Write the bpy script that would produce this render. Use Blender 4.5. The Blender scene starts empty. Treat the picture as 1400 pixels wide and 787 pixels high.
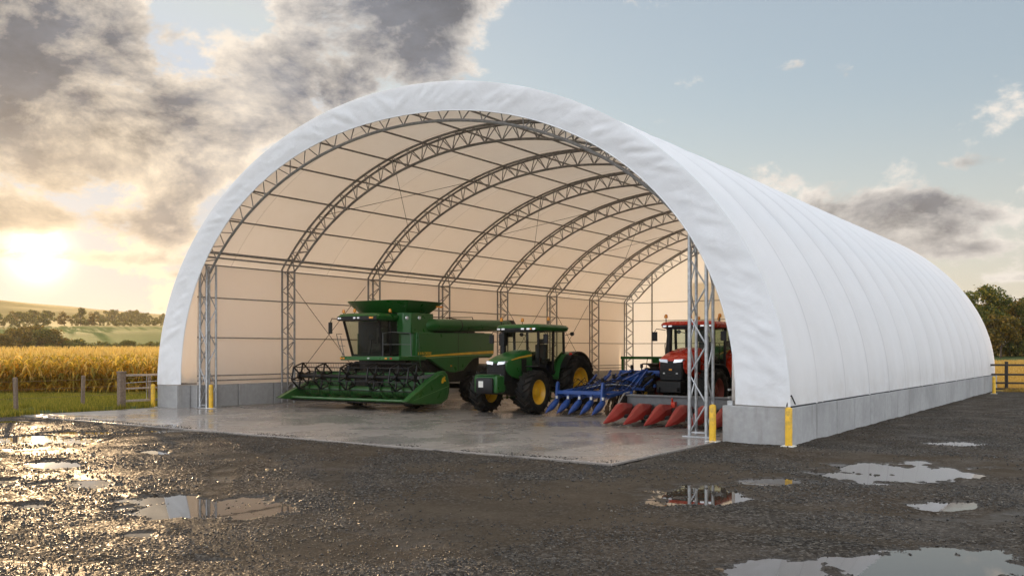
import bpy, bmesh, math, random
import numpy as np
from mathutils import Vector, Matrix
random.seed(7); RNG = np.random.default_rng(7)
R_ = math.radians; PI = math.pi
SC = bpy.context.scene
COL = SC.collection

# ------------------------------------------------------------------ camera
FPX, YAW, VH = 1225.853, R_(35.092), 479.925
CAM = np.array((6.965, -21.762, 2.3))
FW = np.array((-math.sin(YAW), math.cos(YAW))); RT = np.array((math.cos(YAW), math.sin(YAW)))
cd = bpy.data.cameras.new('camera'); cam = bpy.data.objects.new('camera', cd); COL.objects.link(cam)
cam.location = CAM; cam.rotation_euler = (PI/2, 0, YAW)
cd.sensor_width = 36; cd.lens = FPX/1400*36; cd.shift_y = (VH-393.5)/1400
cd.clip_start = 0.1; cd.clip_end = 20000
SC.camera = cam

def at(u, t):
    p = CAM[:2] + FW*t + RT*((u-700)/FPX*t); return float(p[0]), float(p[1])
def to_uv(x, y, z=0.0):
    dx = x-CAM[0]; dy = y-CAM[1]
    t = dx*FW[0]+dy*FW[1]; l = dx*RT[0]+dy*RT[1]
    ts = np.where(t < 0.5, 0.5, t)
    return 700+FPX*l/ts, VH+FPX*(2.3-z)/ts, t

# ------------------------------------------------------------------ noise
def _hash(ix, iy, seed):
    h = (ix.astype(np.int64)*374761393 + iy.astype(np.int64)*668265263 + seed*982451653) & 0x7fffffff
    h = ((h ^ (h >> 13))*1274126177) & 0x7fffffff
    h = h ^ (h >> 16)
    return (h & 0xffff)/65535.0
def vnoise(x, y, seed=0):
    xi = np.floor(x); yi = np.floor(y); fx = x-xi; fy = y-yi
    fx = fx*fx*(3-2*fx); fy = fy*fy*(3-2*fy)
    a = _hash(xi, yi, seed); b = _hash(xi+1, yi, seed); c = _hash(xi, yi+1, seed); d = _hash(xi+1, yi+1, seed)
    return (a*(1-fx)+b*fx)*(1-fy)+(c*(1-fx)+d*fx)*fy
def fbm(x, y, seed=0, n=4):
    s = 0; a = .5; w = 0
    for i in range(n):
        s = s+a*vnoise(x*2**i, y*2**i, seed+i*17); w += a; a *= .5
    return s/w
def stones(x, y, cell, seed):
    gx = x/cell; gy = y/cell; xi = np.floor(gx); yi = np.floor(gy); best = np.zeros_like(gx)
    for ox in (-1, 0, 1):
        for oy in (-1, 0, 1):
            cx = xi+ox; cy = yi+oy
            px = cx+_hash(cx, cy, seed); py = cy+_hash(cx, cy, seed+1); r = .35+.4*_hash(cx, cy, seed+2)
            k = 1-((gx-px)**2+(gy-py)**2)/(r*r)
            best = np.maximum(best, np.sqrt(np.clip(k, 0, 1))*r)
    return best*cell
def sstep(a, b, x):
    t = np.clip((x-a)/(b-a), 0, 1); return t*t*(3-2*t)

# ------------------------------------------------------------------ mesh builder
class MB:
    def __init__(s): s.v = []; s.f = []; s.m = []
    def add(s, vs, fs, mi=0):
        b = len(s.v); s.v += [tuple(float(c) for c in p) for p in vs]
        s.f += [tuple(i+b for i in f) for f in fs]; s.m += [mi]*len(fs); return s
    def box(s, c, d, rot=None, mi=0):
        x, y, z = d[0]/2, d[1]/2, d[2]/2
        vs = [Vector(p) for p in ((-x,-y,-z),(x,-y,-z),(x,y,-z),(-x,y,-z),(-x,-y,z),(x,-y,z),(x,y,z),(-x,y,z))]
        if rot is not None: vs = [rot @ p for p in vs]
        vs = [p+Vector(c) for p in vs]
        return s.add(vs, [(0,3,2,1),(4,5,6,7),(0,1,5,4),(1,2,6,5),(2,3,7,6),(3,0,4,7)], mi)
    def b2(s, a, b, mi=0):
        return s.box([(a[i]+b[i])/2 for i in range(3)], [abs(b[i]-a[i]) for i in range(3)], mi=mi)
    def bar(s, p, q, w, h=None, mi=0, up=(0,0,1)):
        h = h or w; p = Vector(p); q = Vector(q); d = (q-p).normalized(); u = Vector(up)
        if abs(d.dot(u)) > .98: u = Vector((0,1,0))
        x = d.cross(u).normalized(); z = x.cross(d)
        vs = []
        for e in (p, q):
            for sx, sz in ((-1,-1),(1,-1),(1,1),(-1,1)): vs.append(e+x*sx*w/2+z*sz*h/2)
        return s.add(vs, [(0,1,2,3),(7,6,5,4),(0,4,5,1),(1,5,6,2),(2,6,7,3),(3,7,4,0)], mi)
    def tube(s, pts, r, n=8, cap=True, mi=0):
        pts = [Vector(p) for p in pts]; rs = r if hasattr(r, '__len__') else [r]*len(pts)
        prev = None; vs = []
        for i, p in enumerate(pts):
            d = (pts[min(i+1, len(pts)-1)]-pts[max(i-1, 0)]).normalized()
            if prev is None:
                a = Vector((0,0,1)) if abs(d.z) < .9 else Vector((1,0,0)); x = d.cross(a).normalized()
            else: x = (prev-d*prev.dot(d)).normalized()
            prev = x; y = d.cross(x)
            for k in range(n):
                t = 2*PI*k/n; vs.append(p+(x*math.cos(t)+y*math.sin(t))*rs[i])
        fs = []
        for i in range(len(pts)-1):
            for k in range(n):
                k2 = (k+1) % n; fs.append((i*n+k, i*n+k2, (i+1)*n+k2, (i+1)*n+k))
        if cap: fs.append(tuple(range(n))[::-1]); fs.append(tuple((len(pts)-1)*n+k for k in range(n)))
        return s.add(vs, fs, mi)
    def lathe(s, prof, c, axis='x', n=32, mi=0, closed=False):
        vs = []
        for k in range(n):
            t = 2*PI*k/n
            for r, h in prof:
                a, b = r*math.cos(t), r*math.sin(t)
                vs.append({'x': (c[0]+h, c[1]+a, c[2]+b), 'y': (c[0]+a, c[1]+h, c[2]+b), 'z': (c[0]+a, c[1]+b, c[2]+h)}[axis])
        m = len(prof); fs = []
        for k in range(n):
            k2 = (k+1) % n
            for i in range(m if closed else m-1):
                j = (i+1) % m; fs.append((k*m+i, k*m+j, k2*m+j, k2*m+i))
        return s.add(vs, fs, mi)
    def prism(s, poly, a, b, axis='x', mi=0):
        f = {'x': lambda p, h: (h, p[0], p[1]), 'y': lambda p, h: (p[0], h, p[1]), 'z': lambda p, h: (p[0], p[1], h)}[axis]
        n = len(poly); vs = [f(p, a) for p in poly]+[f(p, b) for p in poly]
        fs = [tuple(range(n)), tuple(range(2*n-1, n-1, -1))]+[(i, n+i, n+(i+1) % n, (i+1) % n) for i in range(n)]
        return s.add(vs, fs, mi)
    def loft(s, rings, mi=0, cap=True, closed=True):
        n = len(rings[0]); vs = [p for r in rings for p in r]; fs = []
        for i in range(len(rings)-1):
            for k in range(n if closed else n-1):
                k2 = (k+1) % n; fs.append((i*n+k, i*n+k2, (i+1)*n+k2, (i+1)*n+k))
        if cap: fs.append(tuple(range(n))[::-1]); fs.append(tuple((len(rings)-1)*n+k for k in range(n)))
        return s.add(vs, fs, mi)
    def grid(s, fn, nu, nv, mi=0):
        vs = [fn(i/nu, j/nv) for i in range(nu+1) for j in range(nv+1)]
        fs = [(i*(nv+1)+j, (i+1)*(nv+1)+j, (i+1)*(nv+1)+j+1, i*(nv+1)+j+1) for i in range(nu) for j in range(nv)]
        return s.add(vs, fs, mi)
    def build(s, name, mats, parent=None, bevel=0, smooth=35, seg=2, fix=True):
        me = bpy.data.meshes.new(name); me.from_pydata(s.v, [], s.f)
        mats = mats if isinstance(mats, (list, tuple)) else [mats]
        for m in mats: me.materials.append(m)
        if any(s.m): me.polygons.foreach_set('material_index', s.m)
        if fix:
            bm = bmesh.new(); bm.from_mesh(me); bmesh.ops.recalc_face_normals(bm, faces=bm.faces); bm.to_mesh(me); bm.free()
        if smooth:
            me.polygons.foreach_set('use_smooth', [True]*len(me.polygons))
            me.set_sharp_from_angle(angle=R_(smooth))
        me.update()
        o = bpy.data.objects.new(name, me); COL.objects.link(o)
        if parent: o.parent = parent
        if bevel:
            b = o.modifiers.new('bevel', 'BEVEL'); b.width = bevel; b.segments = seg; b.limit_method = 'ANGLE'; b.angle_limit = R_(30); b.harden_normals = False
        return o
def np_mesh(name, V, Fq, mats, parent=None, smooth=False, attrs=None, mat_idx=None):
    """numpy vertices and an (n, k) face array -> object"""
    me = bpy.data.meshes.new(name); n, k = Fq.shape
    me.vertices.add(len(V)); me.vertices.foreach_set('co', np.ascontiguousarray(V, dtype=np.float32).ravel())
    me.loops.add(n*k); me.loops.foreach_set('vertex_index', np.ascontiguousarray(Fq, dtype=np.int32).ravel())
    me.polygons.add(n); me.polygons.foreach_set('loop_start', np.arange(0, n*k, k, dtype=np.int32))
    me.polygons.foreach_set('loop_total', np.full(n, k, dtype=np.int32))
    if smooth: me.polygons.foreach_set('use_smooth', np.ones(n, dtype=bool))
    for m in (mats if isinstance(mats, (list, tuple)) else [mats]): me.materials.append(m)
    if mat_idx is not None: me.polygons.foreach_set('material_index', np.ascontiguousarray(mat_idx, dtype=np.int32))
    for an, (av, ty) in (attrs or {}).items():
        a = me.attributes.new(an, ty, 'POINT')
        if ty == 'FLOAT': a.data.foreach_set('value', np.ascontiguousarray(av, dtype=np.float32).ravel())
        else: a.data.foreach_set('color', np.ascontiguousarray(av, dtype=np.float32).ravel())
    me.update(calc_edges=True); me.validate()
    o = bpy.data.objects.new(name, me); COL.objects.link(o)
    if parent: o.parent = parent
    return o
def empty(name, loc=(0,0,0), rz=0, parent=None):
    o = bpy.data.objects.new(name, None); COL.objects.link(o); o.location = loc; o.rotation_euler = (0,0,rz); o.empty_display_size = .3
    if parent: o.parent = parent
    return o
def tag(o, label=None, cat=None, group=None, kind=None):
    if label: o['label'] = label
    if cat: o['category'] = cat
    if group: o['group'] = group
    if kind: o['kind'] = kind
    return o
def copy_tree(o, parent=None):
    c = o.copy(); COL.objects.link(c)
    if parent: c.parent = parent
    for ch in list(o.children): copy_tree(ch, c)
    return c

# ------------------------------------------------------------------ materials
class NT:
    def __init__(s, tree): s.t = tree; tree.nodes.clear()
    def n(s, ty, **k):
        nd = s.t.nodes.new(ty)
        ins = k.pop('ins', {})
        for a, b in k.items(): setattr(nd, a, b)
        for a, b in ins.items(): s.set(nd, a, b)
        return nd
    def set(s, nd, key, val):
        sk = nd.inputs[key]
        if isinstance(val, bpy.types.NodeSocket): s.t.links.new(val, sk)
        elif isinstance(val, bpy.types.Node): s.t.links.new(val.outputs[0], sk)
        else:
            if isinstance(val, (tuple, list)) and sk.type == 'RGBA' and len(val) == 3: val = (*val, 1)
            sk.default_value = val
    def math(s, op, a, b=0.0, c=None, clamp=False):
        nd = s.n('ShaderNodeMath', operation=op, use_clamp=clamp)
        s.set(nd, 0, a); s.set(nd, 1, b)
        if c is not None: s.set(nd, 2, c)
        return nd.outputs[0]
    def vm(s, op, a, b=None, scale=None):
        nd = s.n('ShaderNodeVectorMath', operation=op); s.set(nd, 0, a)
        if b is not None: s.set(nd, 1, b)
        if scale is not None: s.set(nd, 'Scale', scale)
        return nd.outputs['Value'] if op in ('DOT_PRODUCT', 'LENGTH') else nd.outputs['Vector']
    def mix(s, f, a, b, blend='MIX'):
        nd = s.n('ShaderNodeMix', data_type='RGBA', blend_type=blend, clamp_factor=True)
        s.set(nd, 0, f); s.set(nd, 6, a); s.set(nd, 7, b); return nd.outputs[2]
    def noise(s, vec, scale, detail=4, rough=.55, dist=0):
        nd = s.n('ShaderNodeTexNoise'); s.set(nd, 'Vector', vec); s.set(nd, 'Scale', scale); s.set(nd, 'Detail', detail); s.set(nd, 'Roughness', rough); s.set(nd, 'Distortion', dist); return nd.outputs[0]
    def mr(s, x, a, b, c=0.0, d=1.0, smooth=False):
        nd = s.n('ShaderNodeMapRange', interpolation_type='SMOOTHSTEP' if smooth else 'LINEAR', clamp=True)
        for i, v in enumerate((x, a, b, c, d)): s.set(nd, i, v)
        return nd.outputs[0]
    def ramp(s, f, stops):
        nd = s.n('ShaderNodeValToRGB'); s.set(nd, 0, f); e = nd.color_ramp.elements
        while len(e) < len(stops): e.new(.5)
        for k, (p, c) in zip(e, stops): k.position = p; k.color = (*c, 1)
        return nd.outputs[0]
def newmat(name):
    m = bpy.data.materials.new(name); m.use_nodes = True; return m, NT(m.node_tree)
def principled(name, col, rough=.5, metal=0, coat=0, var=.12, scale=6, bump=0, bscale=40, spec=.5, dirt=None, dirt_amt=0.0, dust=0.0):
    m, t = newmat(name)
    tc = t.n('ShaderNodeTexCoord').outputs['Object']
    nz = t.noise(tc, scale, 5)
    lo = tuple(c*(1-var) for c in col); hi = tuple(min(1, c*(1+var)) for c in col)
    c = t.mix(t.mr(nz, .3, .7), lo, hi)
    if dirt:
        d = t.mr(t.noise(tc, scale*.6, 6, .65), .48, .72, 0, dirt_amt)
        c = t.mix(d, c, dirt)
    if dust:   # dried field dust on the low parts
        z = t.n('ShaderNodeSeparateXYZ'); t.set(z, 0, tc)
        c = t.mix(t.math('MULTIPLY', t.mr(z.outputs[2], .1, 1.9, dust, dust*.12, True), t.mr(t.noise(tc, 5, 6, .65), .3, .65, .2, 1)), c, (.17,.135,.09))
    b = t.n('ShaderNodeBsdfPrincipled')
    t.set(b, 'Base Color', c); t.set(b, 'Roughness', t.mr(t.noise(tc, scale*2.3, 4), .3, .7, rough*.8, min(1, rough*1.2)))
    t.set(b, 'Metallic', metal); t.set(b, 'Coat Weight', coat); t.set(b, 'Coat Roughness', .12); t.set(b, 'Specular IOR Level', spec)
    if bump:
        bp = t.n('ShaderNodeBump'); t.set(bp, 'Strength', bump); t.set(bp, 'Distance', .02); t.set(bp, 'Height', t.noise(tc, bscale, 6, .6)); t.set(b, 'Normal', bp)
    o = t.n('ShaderNodeOutputMaterial'); t.set(o, 0, b)
    return m
M = {}
M['green'] = principled('green_paint', (.007,.090,.013), .32, coat=.15, spec=.4, var=.04, scale=1.2, dust=.2)
M['dgreen'] = principled('dark_green_paint', (.005,.05,.010), .45, spec=.3, var=.06, scale=2)
M['red'] = principled('red_paint', (.55,.030,.010), .28, coat=.35, spec=.4, var=.05, scale=2, dust=.2)
M['snout'] = principled('red_plastic', (.27,.012,.010), .42, coat=.1, scale=3, dust=.13, dirt=(.12,.08,.05), dirt_amt=.2)
M['blue'] = principled('blue_paint', (.005,.058,.26), .42, coat=.1, scale=3, dust=.12, dirt=(.14,.11,.07), dirt_amt=.25)
M['yellow'] = principled('yellow_paint', (.72,.40,.015), .38, coat=.2, scale=3, dirt=(.12,.085,.05), dirt_amt=.3)
M['bollard'] = principled('bollard_yellow', (.74,.43,.02), .5, scale=7, dirt=(.14,.10,.06), dirt_amt=.75)
M['rubber'] = principled('rubber', (.008,.008,.008), .7, spec=.2, var=.3, scale=6, dirt=(.075,.058,.042), dirt_amt=.45)
M['black'] = principled('black_plastic', (.009,.009,.010), .42, spec=.25, var=.2)
M['dark'] = principled('dark_metal', (.018,.018,.018), .55, spec=.2, metal=.1, var=.2, dirt=(.1,.07,.05), dirt_amt=.3)
M['grey'] = principled('grey_paint', (.11,.115,.12), .5, var=.15, dirt=(.12,.09,.06), dirt_amt=.3)
M['steel'] = principled('galvanised_steel', (.42,.43,.44), .42, metal=.75, var=.22, scale=9)
M['truss'] = principled('truss_steel', (.29,.285,.28), .5, metal=.5, var=.25, scale=9)
M['rust'] = principled('worn_steel', (.16,.10,.06), .6, metal=.3, var=.35, scale=12)
M['plate'] = principled('white_plate', (.7,.68,.62), .4, var=.05)
M['wood'] = principled('weathered_wood', (.17,.12,.085), .8, var=.35, scale=14, bump=.5, bscale=30)
M['palewood'] = principled('pale_wood', (.34,.27,.21), .75, var=.3, scale=14, bump=.4, bscale=30)
M['darkwood'] = principled('dark_stained_wood', (.022,.016,.012), .7, var=.35, scale=14, bump=.4, bscale=30)
M['amber'] = principled('amber_lens', (.75,.28,.02), .2, coat=.6, var=.05)
M['redlens'] = principled('red_lens', (.5,.02,.01), .2, coat=.6, var=.05)
M['seat'] = principled('cab_upholstery', (.05,.045,.04), .8, var=.2)
def lens_mat():
    m, t = newmat('lamp_lens'); b = t.n('ShaderNodeBsdfPrincipled'); t.set(b, 'Base Color', (.75,.76,.78)); t.set(b, 'Metallic', .55); t.set(b, 'Roughness', .12); t.set(b, 'Coat Weight', 1.0)
    o = t.n('ShaderNodeOutputMaterial'); t.set(o, 0, b); return m
M['lens'] = lens_mat()
def glass_mat():
    m, t = newmat('cab_glass'); fr = t.n('ShaderNodeFresnel'); t.set(fr, 0, 1.5)
    tr = t.n('ShaderNodeBsdfTransparent'); t.set(tr, 0, (.74,.80,.74)); gl = t.n('ShaderNodeBsdfGlossy'); t.set(gl, 'Roughness', .04)
    mx = t.n('ShaderNodeMixShader'); t.set(mx, 0, t.math('MULTIPLY', fr.outputs[0], .7)); t.set(mx, 1, tr); t.set(mx, 2, gl)
    o = t.n('ShaderNodeOutputMaterial'); t.set(o, 0, mx); return m
M['glass'] = glass_mat()
def fabric_mat(name, col, tcol, trans, seam=0.0, wr=.25):
    m, t = newmat(name); tc = t.n('ShaderNodeTexCoord').outputs['Object']
    nz = t.noise(tc, .6, 5, .6)
    c = t.mix(t.mr(nz, .3, .7), tuple(x*.955 for x in col), col)
    st = t.n('ShaderNodeMapping'); t.set(st, 'Vector', tc); t.set(st, 'Scale', (3.0, 3.0, .25))
    c = t.mix(t.mr(t.noise(st.outputs[0], 1.3, 5, .6), .52, .75, 0, .10), c, (.55,.53,.5))
    if seam:
        y = t.n('ShaderNodeSeparateXYZ'); t.set(y, 0, tc)
        fr = t.math('ABSOLUTE', t.math('SUBTRACT', t.math('FRACT', t.math('ADD', t.math('DIVIDE', t.math('ADD', y.outputs[1], .4), seam), .5)), .5))
        c = t.mix(t.mr(fr, .006, .016, .55, 0), c, (.42,.43,.46))
    zz = t.n('ShaderNodeSeparateXYZ'); t.set(zz, 0, tc)
    c = t.mix(t.math('MULTIPLY', t.mr(zz.outputs[2], .9, 2.2, .32, 0, True), t.mr(t.noise(tc, 2.2, 6, .65), .35, .7)), c, (.42,.38,.32))
    d = t.n('ShaderNodeBsdfPrincipled'); t.set(d, 'Base Color', c); t.set(d, 'Roughness', .5); t.set(d, 'Specular IOR Level', .3)
    tl = t.n('ShaderNodeBsdfTranslucent'); t.set(tl, 0, tcol)
    bp = t.n('ShaderNodeBump'); t.set(bp, 'Strength', wr); t.set(bp, 'Distance', .05); t.set(bp, 'Height', t.noise(tc, 1.6, 5, .55, .4)); t.set(d, 'Normal', bp); t.set(tl, 'Normal', bp)
    mx = t.n('ShaderNodeMixShader'); t.set(mx, 0, trans); t.set(mx, 1, d); t.set(mx, 2, tl)
    o = t.n('ShaderNodeOutputMaterial'); t.set(o, 0, mx); return m
M['fabric'] = fabric_mat('white_pvc_fabric', (.83,.84,.855), (.88,.72,.55), .26, seam=2.7)
M['liner'] = fabric_mat('white_pvc_liner', (.84,.83,.82), (.96,.91,.86), .70)
M['valance'] = fabric_mat('white_pvc_valance', (.81,.82,.84), (.8,.75,.7), .12, wr=.6)
M['doorpanel'] = fabric_mat('translucent_panel', (.84,.84,.84), (.97,.93,.85), .75)
def concrete_mat(name, col, rough, wet=0.0, joint=0, mul=1.0, stain=.4):
    m, t = newmat(name); tc = t.n('ShaderNodeTexCoord').outputs['Object']
    a = t.noise(tc, .35, 6, .62); b = t.noise(tc, 6, 6, .65); st = t.n('ShaderNodeMapping'); t.set(st, 'Vector', tc); t.set(st, 'Scale', (2.5,2.5,.35))
    s = t.noise(st.outputs[0], 1.2, 5, .6)
    c = t.mix(t.mr(b, .25, .75), tuple(x*.82 for x in col), tuple(x*1.1 for x in col))
    c = t.mix(t.mr(a, .45, .65, 0, stain), c, tuple(x*.62 for x in col))
    c = t.mix(t.mr(s, .55, .75, 0, stain*.8), c, (col[0]*.55, col[1]*.5, col[2]*.45))
    d = t.n('ShaderNodeBsdfPrincipled'); 
    r = t.mr(a, .42, .6, rough*(1-wet), rough)
    if joint:
        xy = t.n('ShaderNodeSeparateXYZ'); t.set(xy, 0, tc)
        for k in (0, 1):
            fr = t.math('ABSOLUTE', t.math('SUBTRACT', t.math('FRACT', t.math('ADD', t.math('DIVIDE', xy.outputs[k], joint), .23)), .5))
            c = t.mix(t.mr(fr, .0016, .0034, .8, 0), c, (.05,.045,.04))
    if joint:
        tm = t.n('ShaderNodeMapping'); t.set(tm, 'Vector', tc); t.set(tm, 'Scale', (1.7, .07, 1)); c = t.mix(t.mr(t.noise(tm.outputs[0], 1.6, 4, .6), .54, .68, 0, .5), c, (.05,.045,.04))
    t.set(d, 'Base Color', c); t.set(d, 'Roughness', r)
    bp = t.n('ShaderNodeBump'); t.set(bp, 'Strength', .25*mul); t.set(bp, 'Distance', .01); t.set(bp, 'Height', t.noise(tc, 18, 6, .7)); t.set(d, 'Normal', bp)
    o = t.n('ShaderNodeOutputMaterial'); t.set(o, 0, d); return m
M['concrete'] = concrete_mat('concrete_wall', (.36,.355,.35), .8, stain=.65)
M['slab'] = concrete_mat('concrete_slab', (.255,.226,.20), .40, wet=.62, joint=6.2, mul=.2, stain=.35)
def gravel_mat():
    m, t = newmat('wet_gravel'); tc = t.n('ShaderNodeTexCoord').outputs['Object']
    att = t.n('ShaderNodeAttribute', attribute_name='mud').outputs['Fac']
    vo = t.n('ShaderNodeTexVoronoi'); t.set(vo, 'Vector', tc); t.set(vo, 'Scale', 28); 
    cell = t.n('ShaderNodeSeparateColor'); t.set(cell, 0, vo.outputs['Color'])
    c = t.ramp(cell.outputs[0], [(0, (.016,.0145,.0125)), (.45, (.034,.0305,.0265)), (.8, (.062,.055,.047)), (1, (.125,.11,.09))])
    big = t.noise(tc, .35, 5, .6)
    c = t.mix(t.mr(big, .36, .60, 0, .8), c, t.mix(.6, c, (.062,.042,.025)))
    fine = t.noise(tc, 60, 4, .6)
    mudc = t.mix(t.mr(fine, .3, .7), (.042,.032,.022), (.078,.060,.042))
    c = t.mix(t.math('MULTIPLY', att, .85), c, mudc)
    d = t.n('ShaderNodeBsdfPrincipled'); t.set(d, 'Base Color', c)
    wet = t.n('ShaderNodeAttribute', attribute_name='wet').outputs['Fac']
    c = t.mix(t.math('MULTIPLY', wet, .55), c, (.012, .009, .006))
    h = t.math('ADD', t.math('MULTIPLY', t.math('SUBTRACT', 1, vo.outputs['Distance']), t.mr(att, 0, 1, 1, .18)), t.math('MULTIPLY', t.noise(tc, 90, 5, .65), .35))
    bp = t.n('ShaderNodeBump'); t.set(bp, 'Strength', .8); t.set(bp, 'Distance', .02); t.set(bp, 'Height', h)
    t.set(d, 'Base Color', c); t.set(d, 'Specular IOR Level', .35); t.set(d, 'Roughness', t.mr(t.noise(tc, 9, 4, .6), .3, .7, .28, .55)); t.set(d, 'Normal', bp)
    df = t.n('ShaderNodeBsdfDiffuse'); t.set(df, 0, c); t.set(df, 'Normal', bp)
    # damp patches carry the shine, the rest of the stone is dull
    damp = t.mr(t.noise(tc, .7, 6, .62), .46, .66, .06, .62)
    spark = t.mr(cell.outputs[1], .88, .92, 0, .6)
    f = t.math('MAXIMUM', t.math('MULTIPLY', damp, t.mr(att, 0, 1, .55, .30)), t.math('MAXIMUM', t.math('MULTIPLY', spark, t.mr(att, 0, 1, 1, .1)), t.math('MULTIPLY', wet, .7)))
    mx = t.n('ShaderNodeMixShader'); t.set(mx, 0, f); t.set(mx, 1, df); t.set(mx, 2, d)
    o = t.n('ShaderNodeOutputMaterial'); t.set(o, 0, mx); return m
M['gravel'] = gravel_mat()
def stone_mat():
    m, t = newmat('gravel_stone'); g = t.n('ShaderNodeNewGeometry')
    c = t.ramp(g.outputs['Random Per Island'], [(0, (.016,.014,.012)), (.5, (.036,.032,.028)), (.85, (.070,.061,.051)), (1, (.15,.13,.105))])
    d = t.n('ShaderNodeBsdfPrincipled'); t.set(d, 'Base Color', c); t.set(d, 'Specular IOR Level', .3); t.set(d, 'Roughness', t.mr(t.math('FRACT', t.math('MULTIPLY', g.outputs['Random Per Island'], 37.0)), .2, 1, .22, .6))
    o = t.n('ShaderNodeOutputMaterial'); t.set(o, 0, d); return m
M['stone'] = stone_mat()
def water_mat():
    m, t = newmat('puddle_water'); tc = t.n('ShaderNodeTexCoord').outputs['Object']
    d = t.n('ShaderNodeBsdfPrincipled'); t.set(d, 'Base Color', (.035,.026,.018)); t.set(d, 'Roughness', .015); t.set(d, 'IOR', 1.33); t.set(d, 'Specular IOR Level', 1.0)
    bp = t.n('ShaderNodeBump'); t.set(bp, 'Strength', .05); t.set(bp, 'Distance', .004); t.set(bp, 'Height', t.noise(tc, 5, 3, .5)); t.set(d, 'Normal', bp)
    o = t.n('ShaderNodeOutputMaterial'); t.set(o, 0, d); return m
M['water'] = water_mat()
def terrain_mat():
    m, t = newmat('fields'); tc = t.n('ShaderNodeTexCoord').outputs['Object']
    col = t.n('ShaderNodeAttribute', attribute_name='field').outputs['Color']
    n1 = t.noise(tc, .05, 8, .65); n2 = t.noise(tc, 1.5, 5, .6)
    c = t.mix(1.0, col, t.mix(t.mr(n1, .3, .7), (.72,.74,.7), (1.2,1.15,1.1)), 'MULTIPLY')
    c = t.mix(1.0, c, t.mix(t.mr(n2, .3, .7), (.75,.75,.75), (1.2,1.2,1.2)), 'MULTIPLY')
    d = t.n('ShaderNodeBsdfPrincipled'); t.set(d, 'Base Color', c); t.set(d, 'Roughness', .9); t.set(d, 'Specular IOR Level', .1)
    o = t.n('ShaderNodeOutputMaterial'); t.set(o, 0, d); return m
M['terrain'] = terrain_mat()
def leaf_mat(name, stops, trans=.4, tmul=1.6):
    m, t = newmat(name); g = t.n('ShaderNodeNewGeometry'); c = t.ramp(g.outputs['Random Per Island'], stops)
    d = t.n('ShaderNodeBsdfPrincipled'); t.set(d, 'Base Color', c); t.set(d, 'Roughness', .6); t.set(d, 'Specular IOR Level', .25)
    tl = t.n('ShaderNodeBsdfTranslucent'); t.set(tl, 0, t.mix(1.0, c, (tmul*1.08, tmul*.95, tmul*.5), 'MULTIPLY'))
    mx = t.n('ShaderNodeMixShader'); t.set(mx, 0, trans); t.set(mx, 1, d); t.set(mx, 2, tl)
    o = t.n('ShaderNodeOutputMaterial'); t.set(o, 0, mx); return m
M['leaf'] = leaf_mat('tree_leaves', [(0, (.022,.040,.008)), (.5, (.065,.085,.015)), (.85, (.15,.145,.022)), (1, (.30,.22,.035))])
M['leafgold'] = leaf_mat('golden_tree_leaves', [(0, (.04,.038,.008)), (.5, (.11,.088,.015)), (.85, (.22,.145,.022)), (1, (.32,.19,.03))])
M['corn'] = leaf_mat('corn_leaves', [(0, (.13,.125,.018)), (.3, (.34,.25,.035)), (.7, (.56,.36,.05)), (1, (.72,.50,.14))], .6, 1.5)
M['tassel'] = leaf_mat('corn_tassels', [(0, (.45,.32,.10)), (1, (.68,.52,.22))], .5, 1.3)
M['grass'] = leaf_mat('grass_blades', [(0, (.075,.09,.012)), (.6, (.17,.165,.024)), (1, (.34,.27,.055))], .55, 1.7)
M['stubble'] = leaf_mat('golden_stubble', [(0, (.30,.19,.04)), (.6, (.42,.28,.07)), (1, (.5,.36,.12))], .35, 1.1)
M['bark'] = principled('bark', (.07,.05,.035), .9, var=.4, scale=3, bump=.5, bscale=8)


# ================================================================== SHELTER
XC, LEN = -13.07, 37.4
A0, B0, Z0 = 13.03, 9.95, .93
def skin(th, off=0.0):
    return (A0-off)*math.cos(th), Z0+(B0-off)*math.sin(th)
def th_at_z(z, off=0.0):
    return math.asin(min(1, (z-Z0)/(B0-off)))
shelter = tag(empty('storage_shelter', (XC, 0, 0)), 'large open fronted white fabric arch shelter on grey concrete walls', 'farm shelter')
# roof cover: fabric tensioned over the arches, slightly sagging between them
def cover_pt(u, v):
    y = u*LEN; th = v*PI
    sag = .12*abs(math.sin(PI*(y+.4)/2.7))*(.25+.75*math.sin(th)**.5 if 0 < v < 1 else .25)
    edge = min(v, 1-v)
    low = math.exp(-edge*26)
    rip = .03*low*math.sin(y*9+math.sin(y*2.3)*2)
    x, z = skin(th, sag+rip)
    return x, y, max(z, Z0+.012)
MB().grid(cover_pt, 14*10, 72).build('fabric_cover', M['fabric'], shelter, smooth=60, fix=False)
# hem rail and lacing along both bottom edges
for s in (-1, 1):
    mb = MB(); mb.tube([(s*(A0-.005), y, Z0+.012) for y in np.linspace(.05, LEN, 30)], .02, 6); mb.build('hem_rail', M['dark'], shelter)
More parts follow.
